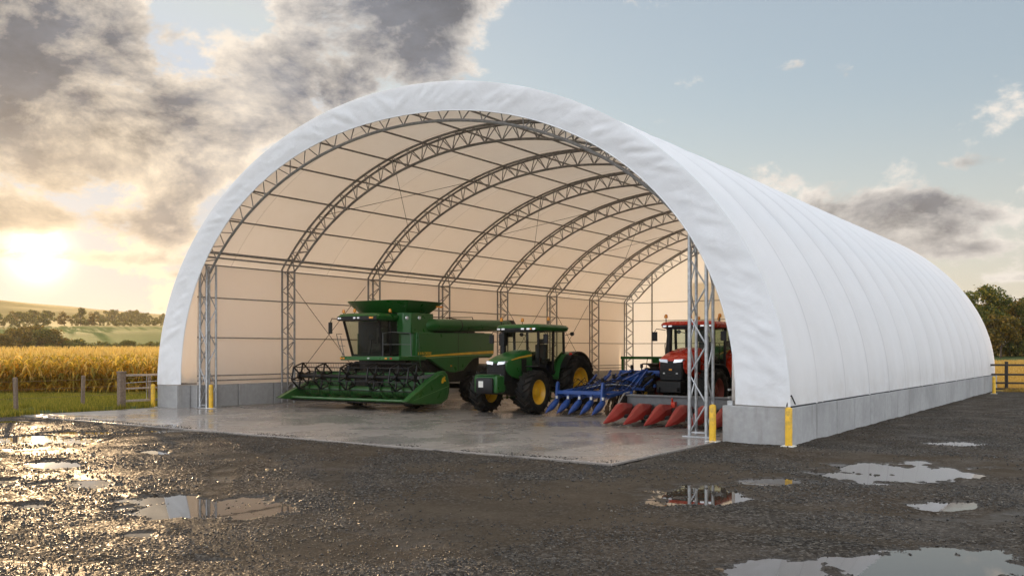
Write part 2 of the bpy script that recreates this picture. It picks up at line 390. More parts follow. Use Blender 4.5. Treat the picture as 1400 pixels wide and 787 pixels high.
# front valance: white band laced back from the outer edge to the first arch
AI, BI = 11.62, 9.02
def val_pt(u, v):
    th = u*PI; c, s = math.cos(th), math.sin(th)
    xo, zo = skin(th, -.006)
    pw = 2/2.12
    xi = AI*math.copysign(abs(c)**pw, c); zi = Z0+.03+BI*abs(s)**pw
    x = xo+(xi-xo)*v; z = zo+(zi-zo)*v
    arc = th*11
    fold = (float(fbm(np.array([arc*1.3+v*1.2*math.cos(th)]), np.array([v*.9]), 3, 3)[0])-.5)
    fold2 = abs(float(fbm(np.array([arc*1.9-v*1.6*math.copysign(1, math.cos(th))]), np.array([v*.8]), 9, 3)[0])-.5)*-2+.2
    k = math.sin(PI*min(1, v*1.05))
    y = -.015-.02*math.sin(PI*v)+.10*v+k*(.05*fold+.075*fold2)
    return x, y, max(z, Z0+.012)
MB().grid(val_pt, 420, 14).build('front_valance', M['valance'], shelter, smooth=80, fix=False)
mb = MB(); mb.tube([(lambda p: (p[0], p[1]+.01, p[2]))(val_pt(i/120, 1)) for i in range(121)], .022, 6)
mb.build('valance_hem', M['valance'], shelter)
# liner side walls under the eaves
def liner(s):
    def f(u, v):
        y = .62+u*(LEN-.7); z = .935+v*4.9
        bil = .05*math.sin(PI*((y-5.0) % 5.4)/5.4)*math.sin(PI*v)
        return s*(11.30-.2*v**3+bil*.5), y, z
    return f
for s in (-1, 1):
    MB().grid(liner(s), 60, 8).build('side_liner', M['liner'], shelter, smooth=60, fix=False)
# arches
NODES = 30
def arch(y, o_off, i_off, pair, zs, mi=None):
    mb = MB()
    t0o = th_at_z(zs, o_off); t0i = th_at_z(zs-.2, i_off)
    for dy in ((-pair, pair) if pair else (0,)):
        mb.tube([(skin(t, o_off)[0], y+dy, skin(t, o_off)[1]) for t in np.linspace(t0o, PI-t0o, 60)], .048, 6)
    mb.tube([(skin(t, i_off)[0], y, skin(t, i_off)[1]) for t in np.linspace(t0i, PI-t0i, 60)], .052, 6)
    for k in range(NODES):
        ta = t0i+(PI-2*t0i)*k/NODES; tb = t0i+(PI-2*t0i)*(k+1)/NODES; tm = t0o+(PI-2*t0o)*(k+.5)/NODES
        for dy in ((-pair, pair) if pair else (0,)):
            a = skin(ta, i_off); b = skin(tm, o_off); c = skin(tb, i_off)
            mb.tube([(a[0], y, a[1]), (b[0], y+dy, b[1])], .021, 5, cap=False)
            mb.tube([(b[0], y+dy, b[1]), (c[0], y, c[1])], .021, 5, cap=False)
    return mb.build('arch_truss', M['truss'], shelter, smooth=50)
def leg(s, y, par):
    mb = MB(); xo, xi, zt = 11.08, 10.46, 6.15
    ex, ez = skin(th_at_z(6.35, .16), .16); fx, fz = skin(th_at_z(6.15, .8), .8)
    for dy in (-.16, .16): mb.tube([(s*xo, y+dy, .02), (s*xo, y+dy, zt-.25), (s*ex, y+dy, ez)], .045, 6)
    mb.tube([(s*xi, y, .02), (s*xi, y, zt-.35), (s*fx, y, fz)], .045, 6)
    n = 13
    for k in range(n):
        z0 = .1+5.75*k/n; z1 = .1+5.75*(k+1)/n; a, b = (xi, xo) if k % 2 == 0 else (xo, xi)
        for dy in (-.16, .16):
            mb.tube([(s*a, y+(dy if a == xo else 0), z0), (s*b, y+(dy if b == xo else 0), z1)], .021, 5, cap=False)
    mb.bar((s*xo, y, 5.8), (s*xi, y, 5.8), .05); mb.bar((s*xi, y, 5.8), (s*(xo-.45), y, 6.5), .04)
    mb.box((s*10.77, y, .032), (.85, .5, .024))
    return mb.build('truss_leg', M['truss'], par, smooth=50)
arch(.5, .46, 1.10, .0, 5.6)
ARCH_Y = [5.0+5.4*k for k in range(6)]+[LEN-.35]
for y in ARCH_Y:
    a = arch(y, .20, .82, .16, 6.35)
    for s in (-1, 1): leg(s, y, a)
# purlins along the roof, girts along the walls, braces
t0 = th_at_z(6.35, .1)
for k in range(14):
    t = t0+(PI-2*t0)*k/13; x, z = skin(t, .21)
    mb = MB(); mb.tube([(x, .1, z), (x, LEN-.1, z)], .06 if k in (0, 13) else .038, 6)
    if k in (0, 13): mb.tube([(x*.985, .3, z-.22), (x*.985, LEN-.1, z-.22)], .04, 6)
    mb.build('purlin', M['truss'], shelter)
for s in (-1, 1):
    for z in (5.82, 4.5, 2.86, 1.30, 1.10):
        mb = MB(); gx = 11.10 if z > 5 else 11.22; mb.tube([(s*gx, .6, z), (s*gx, LEN-.1, z)], .03, 6); mb.build('girt', M['truss'], shelter)
    for b in (0, 3, 4):
        ya, yb = ARCH_Y[b], ARCH_Y[b+1]
        mb = MB()
        mb.tube([(s*11.15, ya, .4), (s*11.15, yb, 5.75)], .013, 5); mb.tube([(s*11.15, ya, 5.75), (s*11.15, yb, .4)], .013, 5)
        mb.build('brace_rod', M['dark'], shelter)
for b in (0, 2, 4):
    for s in (-1, 1):
        ya, yb = ARCH_Y[b], ARCH_Y[b+1]; t1, t2 = t0+.25, t0+.62
        mb = MB()
        for p, q in ((t1, t2), (t2, t1)):
            xa, za = skin(p, .25); xb, zb = skin(q, .25)
            mb.tube([(s*xa, ya, za), (s*xb, yb, zb)], .011, 5)
        mb.build('roof_brace_cable', M['dark'], shelter)
# lattice door towers on the front line
def tower(x0, x1, zt):
    mb = MB(); ya, yb = .62, 1.06
    pts = [(x0, ya), (x1, ya), (x1, yb), (x0, yb)]
    for x, y in pts: mb.tube([(x, y, .02), (x, y, zt)], .055 if y == ya else .045, 8)
    n = 7
    for i in (0, 1, 3):
        (xa, yA), (xb, yB) = pts[i], pts[(i+1) % 4]
        for k in range(n):
            z0 = .12+(zt-.3)*k/n; z1 = .12+(zt-.3)*(k+1)/n
            if (k+i) % 2: xa, yA, xb, yB = xa, yA, xb, yB
            p, q = ((xa, yA), (xb, yB)) if k % 2 == 0 else ((xb, yB), (xa, yA))
            mb.tube([(*p, z0), (*q, z1)], .022, 6, cap=False)
    mb.box(((x0+x1)/2, (ya+yb)/2, .035), (abs(x1-x0)+.3, .72, .03))
    mb.bar((x0, ya, .14), (x1, ya, .14), .04)
    return mb.build('lattice_tower', M['steel'], shelter, smooth=50)
tower(-2.95-XC, -2.47-XC, 5.75); tower(-24.16-XC, -23.72-XC, 5.75)
# rear gable
def gable(u, v):
    x = -12.6+25.2*u
    zt = Z0+(B0-.12)*math.sqrt(max(0, 1-(x/(A0-.1))**2)); return x, LEN-.04, .9+(zt-.9)*v
MB().grid(gable, 60, 10).build('rear_gable', M['liner'], shelter, smooth=60, fix=False)
mb = MB(); mb.b2((-5.9, LEN-.12, .1), (5.9, LEN-.07, 7.1)); mb.build('rear_door', M['doorpanel'], shelter)
mb = MB()
for x in (-9, -5.95, -2, 2, 5.95, 9):
    mb.tube([(x, LEN-.2, .05), (x, LEN-.2, Z0+(B0-.2)*math.sqrt(1-(x/A0)**2))], .05, 6)
for z in (2.86, 4.5, 5.82): mb.tube([(-11.2, LEN-.2, z), (11.2, LEN-.2, z)], .03, 6)
mb.build('gable_frame', M['truss'], shelter)
mb = MB(); mb.box((-1.62-XC, .18, .985), (.14, .14, .12)); mb.build('anchor_block', M['steel'], shelter); mb = MB(); mb.tube([(-.12-XC, -.02, .95), (-.10-XC, .02, 1.18), (-.05-XC, .10, 1.22), (.0-XC, .25, 1.0)], .018, 6)
mb.build('tie_strap', M['dark'], shelter)

# ------------------------------------------------------------------ concrete walls
def cwall(x0, x1, y0, y1, out_x, seg=1.9, stub=None):
    mb = MB(); y = y0; k = 0
    while y < y1-.05:
        ye = min(y+seg*(1.08 if k == 0 else 1), y1); mb.b2((x0, y+.028, -.25), (x1, ye-.028, .922+.004*math.sin(k*2.1))); y = ye; k += 1
    mb.b2((x0+.2, y0+.2, -.25), (x1-.2, y1-.2, .80))
    if stub: mb.b2(*stub)
    return mb
tag(cwall(-1.79, 0, 0, LEN+.35, 0).build('concrete_wall', M['concrete'], bevel=.012), 'long grey jointed concrete wall under the near side of the shelter, beside the gravel', 'concrete wall', 'shelter foundation walls')
tag(cwall(-26.12, -24.35, .6, LEN+.35, -26.12, stub=((-26.12, 0, -.25), (-24.78, .594, .922))).build('concrete_wall', M['concrete'], bevel=.012), 'grey concrete wall behind the green harvester, with a stub end by the gate', 'concrete wall', 'shelter foundation walls')
mb = MB(); mb.b2((-24.3, LEN-.02, -.25), (-1.85, LEN+.3, .89))
tag(mb.build('concrete_wall', M['concrete'], bevel=.01), 'low concrete wall across the back end of the shelter under the rear gable', 'concrete wall', 'shelter foundation walls')
mb = MB(); mb.b2((-25.75, -5.7, -.2), (-1.85, LEN-.05, .02))
tag(mb.build('concrete_slab', M['slab'], bevel=.01), kind='structure')

# ------------------------------------------------------------------ bollards
def bollard():
    mb = MB(); mb.lathe([(0, .015), (.086, .015), (.086, .90), (.075, .93), (.04, .95), (0, .955)], (0,0,0), 'z', 20)
    return mb
bp = None
for (x, y), lb in (((-1.97, -.17), 'yellow steel bollard at the near concrete stub inner end, beside the slab'),
                   ((-.02, -.19), 'yellow steel bollard on a base plate at the outer corner of the near wall'),
                   ((-23.45, .62), 'yellow steel bollard inside the shelter mouth beside the far lattice tower'),
                   ((-26.28, -.1), 'slim yellow bollard outside between the wooden gate and the concrete stub'),
                   (at(1359, 48.5), 'small yellow bollard beyond the far end of the long concrete wall, by the dark fence')):
    if bp is None:
        o = bollard().build('bollard', M['bollard']); bp = o
        pl = MB().box((0,0,.012), (.30,.30,.024)).build('base_plate', M['plate'], o)
    else: o = copy_tree(bp)
    o.location = (x, y, .02 if y > .5 and x < -2 else 0); tag(o, lb, 'bollard', 'yellow safety bollards')

# ================================================================== MACHINES
def wheel(parent, x, y, R, w, rimr, rim_mat, lugs=19, side=1, z=None):
    """one wheel: an Empty at the hub with a tyre and a rim; side is the outward x direction"""
    e = empty('wheel', (x, y, z if z is not None else R), parent=parent)
    t = MB(); h = w/2
    t.lathe([(rimr, -h*.72), (rimr*1.06, -h*.86), (R*.74, -h*1.0), (R*.85, -h*.97), (R*.905, -h*.86), (R*.92, 0), (R*.905, h*.86), (R*.85, h*.97), (R*.74, h*1.0), (rimr*1.06, h*.86), (rimr, h*.72)], (0,0,0), 'x', 44)
    for sgn in (-1, 1):
        for k in range(lugs):
            a0 = 2*PI*(k+(.5 if sgn > 0 else 0))/lugs; d = 2*PI/lugs
            # chevron bar from the centre line to the shoulder, then down the side wall
            pts = [(-.02*sgn, a0, R*1.0), (.55*h*sgn, a0-.42*d, R*1.0), (.99*h*sgn, a0-.80*d, R*.975), (1.03*h*sgn, a0-.92*d, R*.87)]
            wd = [.30*d, .27*d, .25*d, .22*d]
            rings = []
            for (px, a, r), q in zip(pts, wd):
                lo = R*.89 if abs(px) < h else R*.82
                rings.append([(px, math.cos(a-q/2)*lo, math.sin(a-q/2)*lo), (px, math.cos(a-q/2.4)*r, math.sin(a-q/2.4)*r), (px, math.cos(a+q/2.4)*r, math.sin(a+q/2.4)*r), (px, math.cos(a+q/2)*lo, math.sin(a+q/2)*lo)])
            t.loft(rings)
    t.build('tyre', M['rubber'], e, smooth=40)
    s = side; r = MB()
    r.lathe([(rimr*1.03, -s*h*.74), (rimr*.95, -s*h*.4), (rimr*.92, s*h*.3), (rimr*.97, s*h*.66), (rimr*1.04, s*h*.76), (rimr*1.0, s*h*.80), (rimr*.9, s*h*.62), (rimr*.82, s*h*.25), (rimr*.62, s*h*.18), (rimr*.56, s*h*.30), (rimr*.36, s*h*.34), (rimr*.33, s*h*.52), (rimr*.16, s*h*.58), (0, s*h*.58)], (0,0,0), 'x', 36)
    for k in range(8):
        a = 2*PI*k/8; r.lathe([(0, s*h*.36), (.022, s*h*.36), (.022, s*h*.28)], (0, math.cos(a)*rimr*.46, math.sin(a)*rimr*.46), 'x', 6)
    r.build('rim', rim_mat, e, smooth=30)
    return e
def rrect(cx, cz, w, h, r, n=4):
    pts = []
    for qx, qz, a0 in ((1,1,0), (-1,1,90), (-1,-1,180), (1,-1,270)):
        for k in range(n+1):
            a = R_(a0+90*k/n); pts.append((cx+qx*(w/2-r)+r*math.cos(a), cz+qz*(h/2-r)+r*math.sin(a)))
    return pts
def lamp(parent, c, d, name='headlight', mat=None, rot=None):
    return MB().box(c, d, rot).build(name, mat or M['lens'], parent, bevel=min(d)*.25)
def beacon(parent, x, y, z):
    mb = MB(); mb.tube([(x, y, z-.14), (x, y, z)], .016, 6, mi=1); mb.lathe([(.055, 0), (.06, .03), (.055, .11), (.03, .14), (0, .145)], (x, y, z), 'z', 12)
    return mb.build('beacon', [M['amber'], M['black']], parent)

def tractor(name, paint, dpaint, rim_m, stripe=None, weight=True):
    e = empty(name)
    for s in (-1, 1):
        wheel(e, s*1.05, 0, .80, .58, .44, rim_m, 17, s)
        wheel(e, s*1.08, 2.9, 1.06, .70, .58, rim_m, 20, s)
    # chassis, axles, engine sides
    mb = MB(); mb.b2((-.30, -.75, .72), (.30, 3.1, 1.30)); mb.tube([(-.8, 0, .80), (.8, 0, .80)], .14, 10); mb.tube([(-.8, 2.9, 1.06), (.8, 2.9, 1.06)], .22, 10)
    mb.b2((-.42, .35, .62), (.42, 1.5, 1.0)); mb.b2((-.38, 2.4, .9), (.38, 3.5, 1.7)); mb.b2((-.36, -.60, 1.15), (.36, .7, 1.5))
    for s in (-1, 1): mb.bar((s*.25, 3.4, .9), (s*.42, 4.1, .55), .09)
    mb.build('chassis', M['dark'], e, bevel=.02)
    # hood
    def ring(y, w, zt, zb, r=.14):
        pts = [(-w/2, zb), (-w/2*1.02, (zb+zt)/2)]
        for k in range(9):
            a = PI-PI*k/8; pts.append((w/2*math.copysign(abs(math.cos(a))**.55, math.cos(a)) if abs(math.cos(a)) > 1e-6 else 0, zt-r+r*math.sin(a)**.8 if math.sin(a) > 1e-6 else zt-r))
        pts += [(w/2*1.02, (zb+zt)/2), (w/2, zb)]
        return [(p[0], y, p[1]) for p in pts]
    MB().loft([ring(-.86, .84, 1.92, 1.62, .10), ring(-.72, .94, 2.02, 1.45), ring(-.35, 1.0, 2.14, 1.30, .17), ring(.2, 1.0, 2.27, 1.25, .20), ring(.62, .98, 2.33, 1.25, .20), ring(.78, .96, 2.34, 1.25, .2)]).build('hood', paint, e, bevel=.012, smooth=50)
    mb = MB(); mb.loft([[(p[0]*k, y, p[1]) for p in rrect(0, zc, .80, hh, .09)] for y, k, zc, hh in ((-.93, .90, 1.50, .62), (-.88, 1.0, 1.50, .70), (-.5, 1.05, 1.48, .62))])
    for k in range(6): mb.b2((-.34, -.945, 1.25+k*.075), (.34, -.925, 1.275+k*.075))
    mb.build('grille', M['black'], e, bevel=.008)
    for s in (-1, 1):
        mb = MB(); mb.loft([[(s*.10, -.955, 1.79), (s*.38, -.93, 1.82), (s*.42, -.90, 1.92), (s*.12, -.925, 1.90)], [(s*.10, -.80, 1.79), (s*.38, -.78, 1.82), (s*.45, -.76, 1.92), (s*.12, -.80, 1.90)]]); mb.build('headlight', M['lens'], e)
        lamp(e, (s*.22, -.955, 1.42), (.07, .03, .05), 'work_light')
        mb = MB(); mb.b2((s*.502, .02, 1.45), (s*.518, .34, 2.0)); mb.build('side_grille', M['black'], e)
        if stripe:
            mb = MB(); mb.prism([(-.62, 1.98), (-.1, 2.08), (.70, 2.17), (.70, 2.10), (-.1, 2.03), (-.62, 1.955)], s*.50, s*.523, 'x'); mb.build('hood_stripe', stripe, e)
    if weight:
        mb = MB(); mb.b2((-.50, -1.55, .80), (.50, -1.05, 1.42)); mb.b2((-.3, -1.1, .8), (.3, -.6, 1.1)); mb.build('front_weight', paint, e, bevel=.06)
        mb = MB(); mb.loft([[(p[0], y, p[1]) for p in rrect(0, 1.05, w, h, .09)] for y, w, h in ((-1.68, .62, .46), (-1.64, .72, .56), (-1.5, .74, .58))]); mb.build('weight_block', M['black'], e)
        mb = MB(); mb.b2((-.20, -1.692, 1.0), (.0, -1.684, 1.22)); mb.build('number_plate', M['plate'], e)
        mb = MB(); mb.b2((-.40, -1.6, 1.425), (.40, -1.2, 1.45)); mb.build('weight_cap', paint, e)
    else:
        mb = MB(); mb.b2((-.42, -1.12, .75), (.42, -.7, 1.15)); mb.b2((-.36, -1.2, .8), (-.28, -.9, .95)); mb.b2((.28, -1.2, .8), (.36, -.9, .95)); mb.build('front_linkage', M['black'], e, bevel=.03)
        mb = MB(); mb.b2((-.05, -.962, 1.52), (.05, -.945, 1.58)); mb.build('badge', M['amber'], e)
    # cab
    W0, W1 = .80, .88
    P = {'a': ((.74, .86, 1.50), (.80, .70, 3.04)), 'b': ((.86, 1.62, 1.42), (.90, 1.62, 3.04)), 'c': ((.84, 2.50, 1.85), (.84, 2.46, 3.04))}
    mb = MB()
    for s in (-1, 1):
        for k, (p, q) in P.items(): mb.bar((s*p[0], p[1], p[2]), (s*q[0], q[1], q[2]), .075, .09, up=(0,1,0))
        mb.bar((s*.74, .86, 1.50), (s*.86, 1.62, 1.42), .07); mb.bar((s*.86, 1.62, 1.42), (s*.84, 2.5, 1.85), .07)
    mb.b2((-.74, .84, 1.34), (.74, 1.7, 1.5)); mb.b2((-.84, 2.44, 1.5), (.84, 2.54, 1.9)); mb.b2((-.8, .72, 1.28), (.8, 2.5, 1.36)); mb.bar((-.74, .86, 1.9), (.74, .86, 1.9), .05)
    mb.build('cab_frame', M['black'], e, bevel=.01)
    mb = MB()
    for (p, q) in ((P['a'], P['b']), (P['b'], P['c'])):
        for s in (-1, 1):
            mb.add([(s*p[0][0], p[0][1], p[0][2]), (s*q[0][0], q[0][1], q[0][2]), (s*q[1][0], q[1][1], q[1][2]), (s*p[1][0], p[1][1], p[1][2])], [(0,1,2,3)])
    a, c = P['a'], P['c']
    mb.grid(lambda u, v: ((2*u-1)*(a[0][0]*(1-v)+a[1][0]*v), (a[0][1]*(1-v)+a[1][1]*v)-.10*(1-(2*u-1)**2), a[0][2]*(1-v)+a[1][2]*v), 10, 2)
    mb.add([(-c[0][0], c[0][1], c[0][2]), (c[0][0], c[0][1], c[0][2]), (c[1][0], c[1][1], c[1][2]), (-c[1][0], c[1][1], c[1][2])], [(0,1,2,3)])
    mb.build('cab_glass', M['glass'], e, fix=False)
    mb = MB(); mb.loft([[(p[0], p[1], z) for p in rrect(0, 1.58, w, l, .22)] for z, w, l in ((3.02, 1.72, 2.0), (3.06, 1.92, 2.28), (3.18, 1.98, 2.36), (3.26, 1.86, 2.24), (3.30, 1.5, 1.9))]); mb.build('cab_roof', paint, e, smooth=45)
    mb = MB(); mb.b2((-.86, .41, 3.06), (.86, .46, 3.16)); mb.b2((-.7, .44, 3.0), (.7, .7, 3.05)); mb.build('roof_visor', M['black'], e, bevel=.015)
    for x in (-.78, -.58, .30, .55, .80): lamp(e, (x, .40, 3.11), (.14, .04, .07), 'roof_light')
    lamp(e, (.66, .40, 3.11), (.08, .04, .06), 'indicator', M['amber'])
    beacon(e, -.86, .7, 3.42); beacon(e, .75, 1.5, 3.44); beacon(e, -.1, 1.0, 3.40)
    for s in (-1, 1):
        mb = MB(); mb.tube([(s*.88, .72, 2.98), (s*1.15, .55, 3.02), (s*1.22, .55, 2.9)], .016, 6); mb.box((s*1.22, .56, 2.74), (.19, .05, .34)); mb.build('mirror', M['black'], e, bevel=.012)
        # rear fender and front mudguard
        mb = MB(); rings = []
        for k in range(15):
            an = R_(8+150*k/14); rr = 1.17
            yy = 2.9-math.cos(an)*rr; zz = 1.06+math.sin(an)*rr
            y2 = 2.9-math.cos(an)*(rr+.04); z2 = 1.06+math.sin(an)*(rr+.04)
            rings.append([(s*.72, yy, zz), (s*1.06, yy, zz), (s*1.07, y2, z2), (s*.72, y2, z2)])
        mb.loft(rings); mb.build('rear_fender', [paint], e, smooth=40)
        mb = MB(); rings = []
        for k in range(15):
            an = R_(30+120*k/14)
            rings.append([(s*1.05, 2.9-math.cos(an)*r_, 1.06+math.sin(an)*r_) for r_ in (1.13, 1.22)]+[(s*1.30, 2.9-math.cos(an)*r_, 1.06+math.sin(an)*r_) for r_ in (1.215, 1.175)])
        mb.loft(rings); mb.build('fender_lip', M['black'], e, smooth=40)
        mb = MB(); mb.prism([(1.95, 1.4), (1.78, 1.5), (2.0, 1.95), (2.45, 2.25), (2.6, 2.2), (2.5, 1.4)], s*.74, s*.80, 'x'); mb.build('fender_side', paint, e)
        mb = MB(); rings = []
        for k in range(11):
            an = R_(78+92*k/10); rr = .93
            rings.append([(s*.78, -math.cos(an)*rr, .8+math.sin(an)*rr), (s*1.36, -math.cos(an)*rr, .8+math.sin(an)*rr), (s*1.36, -math.cos(an)*(rr+.03), .8+math.sin(an)*(rr+.03)), (s*.78, -math.cos(an)*(rr+.03), .8+math.sin(an)*(rr+.03))])
        mb.loft(rings); mb.build('front_mudguard', M['black'], e, smooth=40)
        mb = MB(); mb.b2((s*.80, 1.0, .45), (s*.84, 1.06, 1.4)); mb.b2((s*.80, 1.5, .45), (s*.84, 1.56, 1.4))
        for k in range(4): mb.b2((s*.80, 1.0, .48+k*.27), (s*1.10, 1.56, .52+k*.27))
        mb.build('step', dpaint, e)
        mb = MB(); mb.b2((s*.42, .5, .75), (s*.80, 1.65, 1.28)); mb.build('fuel_tank', M['black'], e, bevel=.06)
        lamp(e, (s*1.32, 2.2, 2.18), (.12, .06, .08), 'marker_light', M['redlens'] if s > 0 else M['amber'])
        mb = MB(); mb.tube([(s*.9, 2.5, 2.9), (s*1.12, 2.55, 2.95)], .015, 6); mb.lathe([(0, -.05), (.07, -.04), (.08, .04), (0, .05)], (s*1.17, 2.55, 2.95), 'y', 10); mb.build('side_lamp', M['black'], e)
        mb = MB(); mb.tube([(s*.94, .92, 1.6), (s*.98, .88, 2.4), (s*.95, .84, 2.5)], .014, 6); mb.build('handrail', M['black'], e)
    mb = MB(); mb.tube([(-.72, .62, 1.5), (-.72, .62, 2.3), (-.70, .66, 3.0)], [.09, .11, .085], 12); mb.tube([(-.70, .66, 2.98), (-.74, .62, 3.12), (-.82, .55, 3.17)], .06, 10); mb.b2((-.84, .5, 2.5), (-.60, .74, 2.95)) if stripe else None
    mb.build('exhaust', M['black'], e, smooth=50)
    mb = MB(); mb.b2((-.26, 1.75, 1.5), (.26, 2.2, 1.85)); mb.b2((-.26, 2.12, 1.8), (.26, 2.28, 2.55)); mb.box((0, 2.22, 2.66), (.26, .1, .2)); mb.b2((.32, 1.7, 1.9), (.46, 2.15, 2.0)); mb.build('driver_seat', M['seat'], e, bevel=.04)
    mb = MB(); mb.tube([(0, 1.05, 1.5), (0, 1.25, 2.05)], .045, 8)
    mb.tube([(.2*math.cos(a), 1.25-.09*math.sin(a), 2.08+.16*math.sin(a)) for a in np.linspace(0, 2*PI, 25)], .016, 6); mb.b2((.38, 1.15, 1.8), (.6, 1.25, 2.05)); mb.build('steering_wheel', M['black'], e)
    return e
gt = tractor('tractor', M['green'], M['dgreen'], M['yellow'], M['yellow'])
gt.location = (-12.19, 5.36, .02); gt.rotation_euler.z = R_(1)
tag(gt, 'green tractor with yellow rims parked between the harvester and the blue cultivator', 'tractor', 'parked tractors')
g2 = copy_tree(gt); g2.location = (-8.75, 16.2, .02); g2.scale = (1.09, 1.09, 1.09); g2.rotation_euler.z = R_(2)
tag(g2, 'second green tractor hidden behind the red one, only its green roof showing above', 'tractor', 'parked tractors')
rtc = tractor('tractor', M['red'], M['black'], principled('dark_red_rim', (.20,.03,.02), .5, dirt=(.08,.06,.04), dirt_amt=.5), None, False)
rtc.location = (-7.08, 9.25, .02); rtc.rotation_euler.z = R_(1); rtc.scale = (1.14, 1.08, 1.04)
tag(rtc, 'red tractor with black grille parked behind the red corn header', 'tractor', 'parked tractors')

# ------------------------------------------------------------------ combine harvester
def combine():
    e = empty('combine_harvester'); G = M['green']
    for s in (-1, 1):
        wheel(e, s*1.52, 0, .93, .66, .50, M['yellow'], 19, s)
        wheel(e, s*1.30, 4.35, .72, .50, .38, M['yellow'], 17, s)
    mb = MB(); mb.b2((-1.25, -.3, .95), (1.25, 5.0, 2.0)); mb.tube([(-1.4, 0, .93), (1.4, 0, .93)], .2, 10); mb.tube([(-1.2, 4.35, .72), (1.2, 4.35, .72)], .12, 10)
    mb.b2((-1.1, 4.9, .9), (1.1, 5.9, 1.7)); mb.b2((-.9, .8, .62), (.9, 3.2, .95)); mb.b2((-1.3, .3, 3.02), (1.3, 5.4, 3.12))
    mb.build('chassis', M['dark'], e, bevel=.03)
    top = [(0, 3.04), (2.8, 3.07), (5.55, 3.09), (5.72, 2.98), (5.70, 2.2), (5.52, 2.02)]
    low = [(5.35, 1.98), (4.95, 2.02), (4.5, 2.03), (4.05, 1.94), (3.65, 1.72), (3.3, 1.45), (2.6, 1.36), (2.1, 1.42), (1.5, 1.66), (.9, 1.93), (.4, 2.0), (0, 2.02)]
    for s in (-1, 1): MB().prism(top+low, s*1.40, s*1.60, 'x').build('side_panel', G, e, bevel=.03)
    mb = MB(); mb.b2((-1.42, -.02, 1.98), (1.42, 5.62, 3.03)); mb.build('body', G, e, bevel=.03)
    for s in (-1, 1):
        mb = MB(); n = 20
        up = [(.25+5.40*k/n, 2.075+.235*(k/n)**.8) for k in range(n+1)]; dn = [(y, z-(.045+.085*(y/5.6))) for y, z in up]
        mb.prism(up+dn[::-1], s*1.598, s*1.606, 'x'); mb.build('yellow_stripe', M['yellow'], e)
        mb = MB(); mb.prism([(y, z-.035) for y, z in dn]+[(y, z-.06) for y, z in dn[::-1]], s*1.598, s*1.604, 'x'); mb.build('pale_stripe', principled('pale_green', (.16,.3,.12), .4) if s < 0 else bpy.data.materials['pale_green'], e)
        mb = MB(); mb.b2((s*1.596, 2.87, 1.42), (s*1.603, 2.895, 3.04)); mb.build('panel_gap', M['black'], e)
        lamp(e, (s*1.61, 2.35, 1.66), (.02, .10, .06), 'reflector', M['amber'])
    # lettering over the stripe
    fc = bpy.data.curves.new('lettering', 'FONT'); fc.body = 'JOHN DEERE'; fc.size = .17; fc.extrude = .003; fc.space_character = .92; fc.align_x = 'LEFT'
    tmp = bpy.data.objects.new('lettering', fc); COL.objects.link(tmp); dg = bpy.context.evaluated_depsgraph_get(); dg.update()
    me = bpy.data.meshes.new_from_object(tmp.evaluated_get(dg)); bpy.data.objects.remove(tmp); me.materials.clear(); me.materials.append(M['yellow'])
    fo = bpy.data.objects.new('lettering', me); COL.objects.link(fo); fo.parent = e; fo.location = (1.604, .06, 2.135); fo.rotation_euler = (PI/2, 0, PI/2)
    # tank box and flared hopper
    mb = MB(); mb.prism([(-1.38, -.10), (.94, -.10), (.98, -.52), (1.30, -.52), (1.52, -.25), (1.52, 1.22), (-1.38, 1.22)], 3.0, 3.84, 'z'); mb.build('grain_tank', G, e, bevel=.03)
    mb = MB(); mb.prism([(.86, -.25), (1.02, -.30), (1.45, -.12), (1.585, .12), (1.585, .5), (.86, .5)], 2.04, 3.0, 'z'); mb.build('front_corner_panel', M['green'], e, bevel=.02)
    def oct_(hx, y0, y1, z, c): return [(-hx+c, y0, z), (hx-c, y0, z), (hx, y0+c, z), (hx, y1-c, z), (hx-c, y1, z), (-hx+c, y1, z), (-hx, y1-c, z), (-hx, y0+c, z)]
    mb = MB(); mb.loft([oct_(1.22, -.50, 1.55, 3.84, .25), oct_(1.62, -1.05, 2.25, 4.30, .5), oct_(1.64, -1.07, 2.27, 4.33, .5), oct_(1.56, -1.0, 2.2, 4.33, .5), oct_(1.15, -.45, 1.5, 3.9, .25)]); mb.build('hopper', G, e, bevel=.008)
    mb = MB(); mb.b2((1.585, 1.3, 4.10), (1.61, 1.75, 4.17)); mb.build('hopper_lamp', M['amber'], e)
    for (y, z) in ((-.4, 3.62), (.25, 3.64)):
        mb = MB(); mb.lathe([(0, .03), (.07, .025), (.085, -.02)], (1.53 if y > 0 else 1.42, y, z), 'x', 14); mb.build('work_light', M['lens'], e)
    # unloading auger
    mb = MB(); mb.tube([(.9, .75, 3.32), (1.25, .8, 3.34), (1.46, 1.05, 3.36), (1.5, 1.4, 3.37), (1.5, 7.1, 3.48)], [.25, .27, .28, .27, .26], 20); mb.build('unloading_auger', G, e, smooth=60)
    mb = MB(); mb.lathe([(.285, -.03), (.29, 0), (.285, .03)], (1.5, 2.95, 3.40), 'y', 20); mb.lathe([(.275, -.04), (.28, .06)], (1.5, 7.0, 3.48), 'y', 20)
    mb.loft([[(p[0], p[1], z) for p in rrect(1.5, 7.2, w, l, .05)] for z, w, l in ((3.74, .30, .3), (3.5, .56, .5), (3.2, .5, .42), (2.95, .42, .34))]); mb.build('auger_spout', M['black'], e)
    mb = MB(); mb.tube([(1.3, 1.2, 3.72), (1.3, 2.6, 3.72), (1.5, 2.9, 3.66)], .02, 6); mb.tube([(1.5, 2.2, 3.64), (1.5, 2.2, 3.72), (1.5, 4.1, 3.78), (1.5, 4.15, 3.68)], .018, 6); mb.build('auger_hose', M['black'], e)
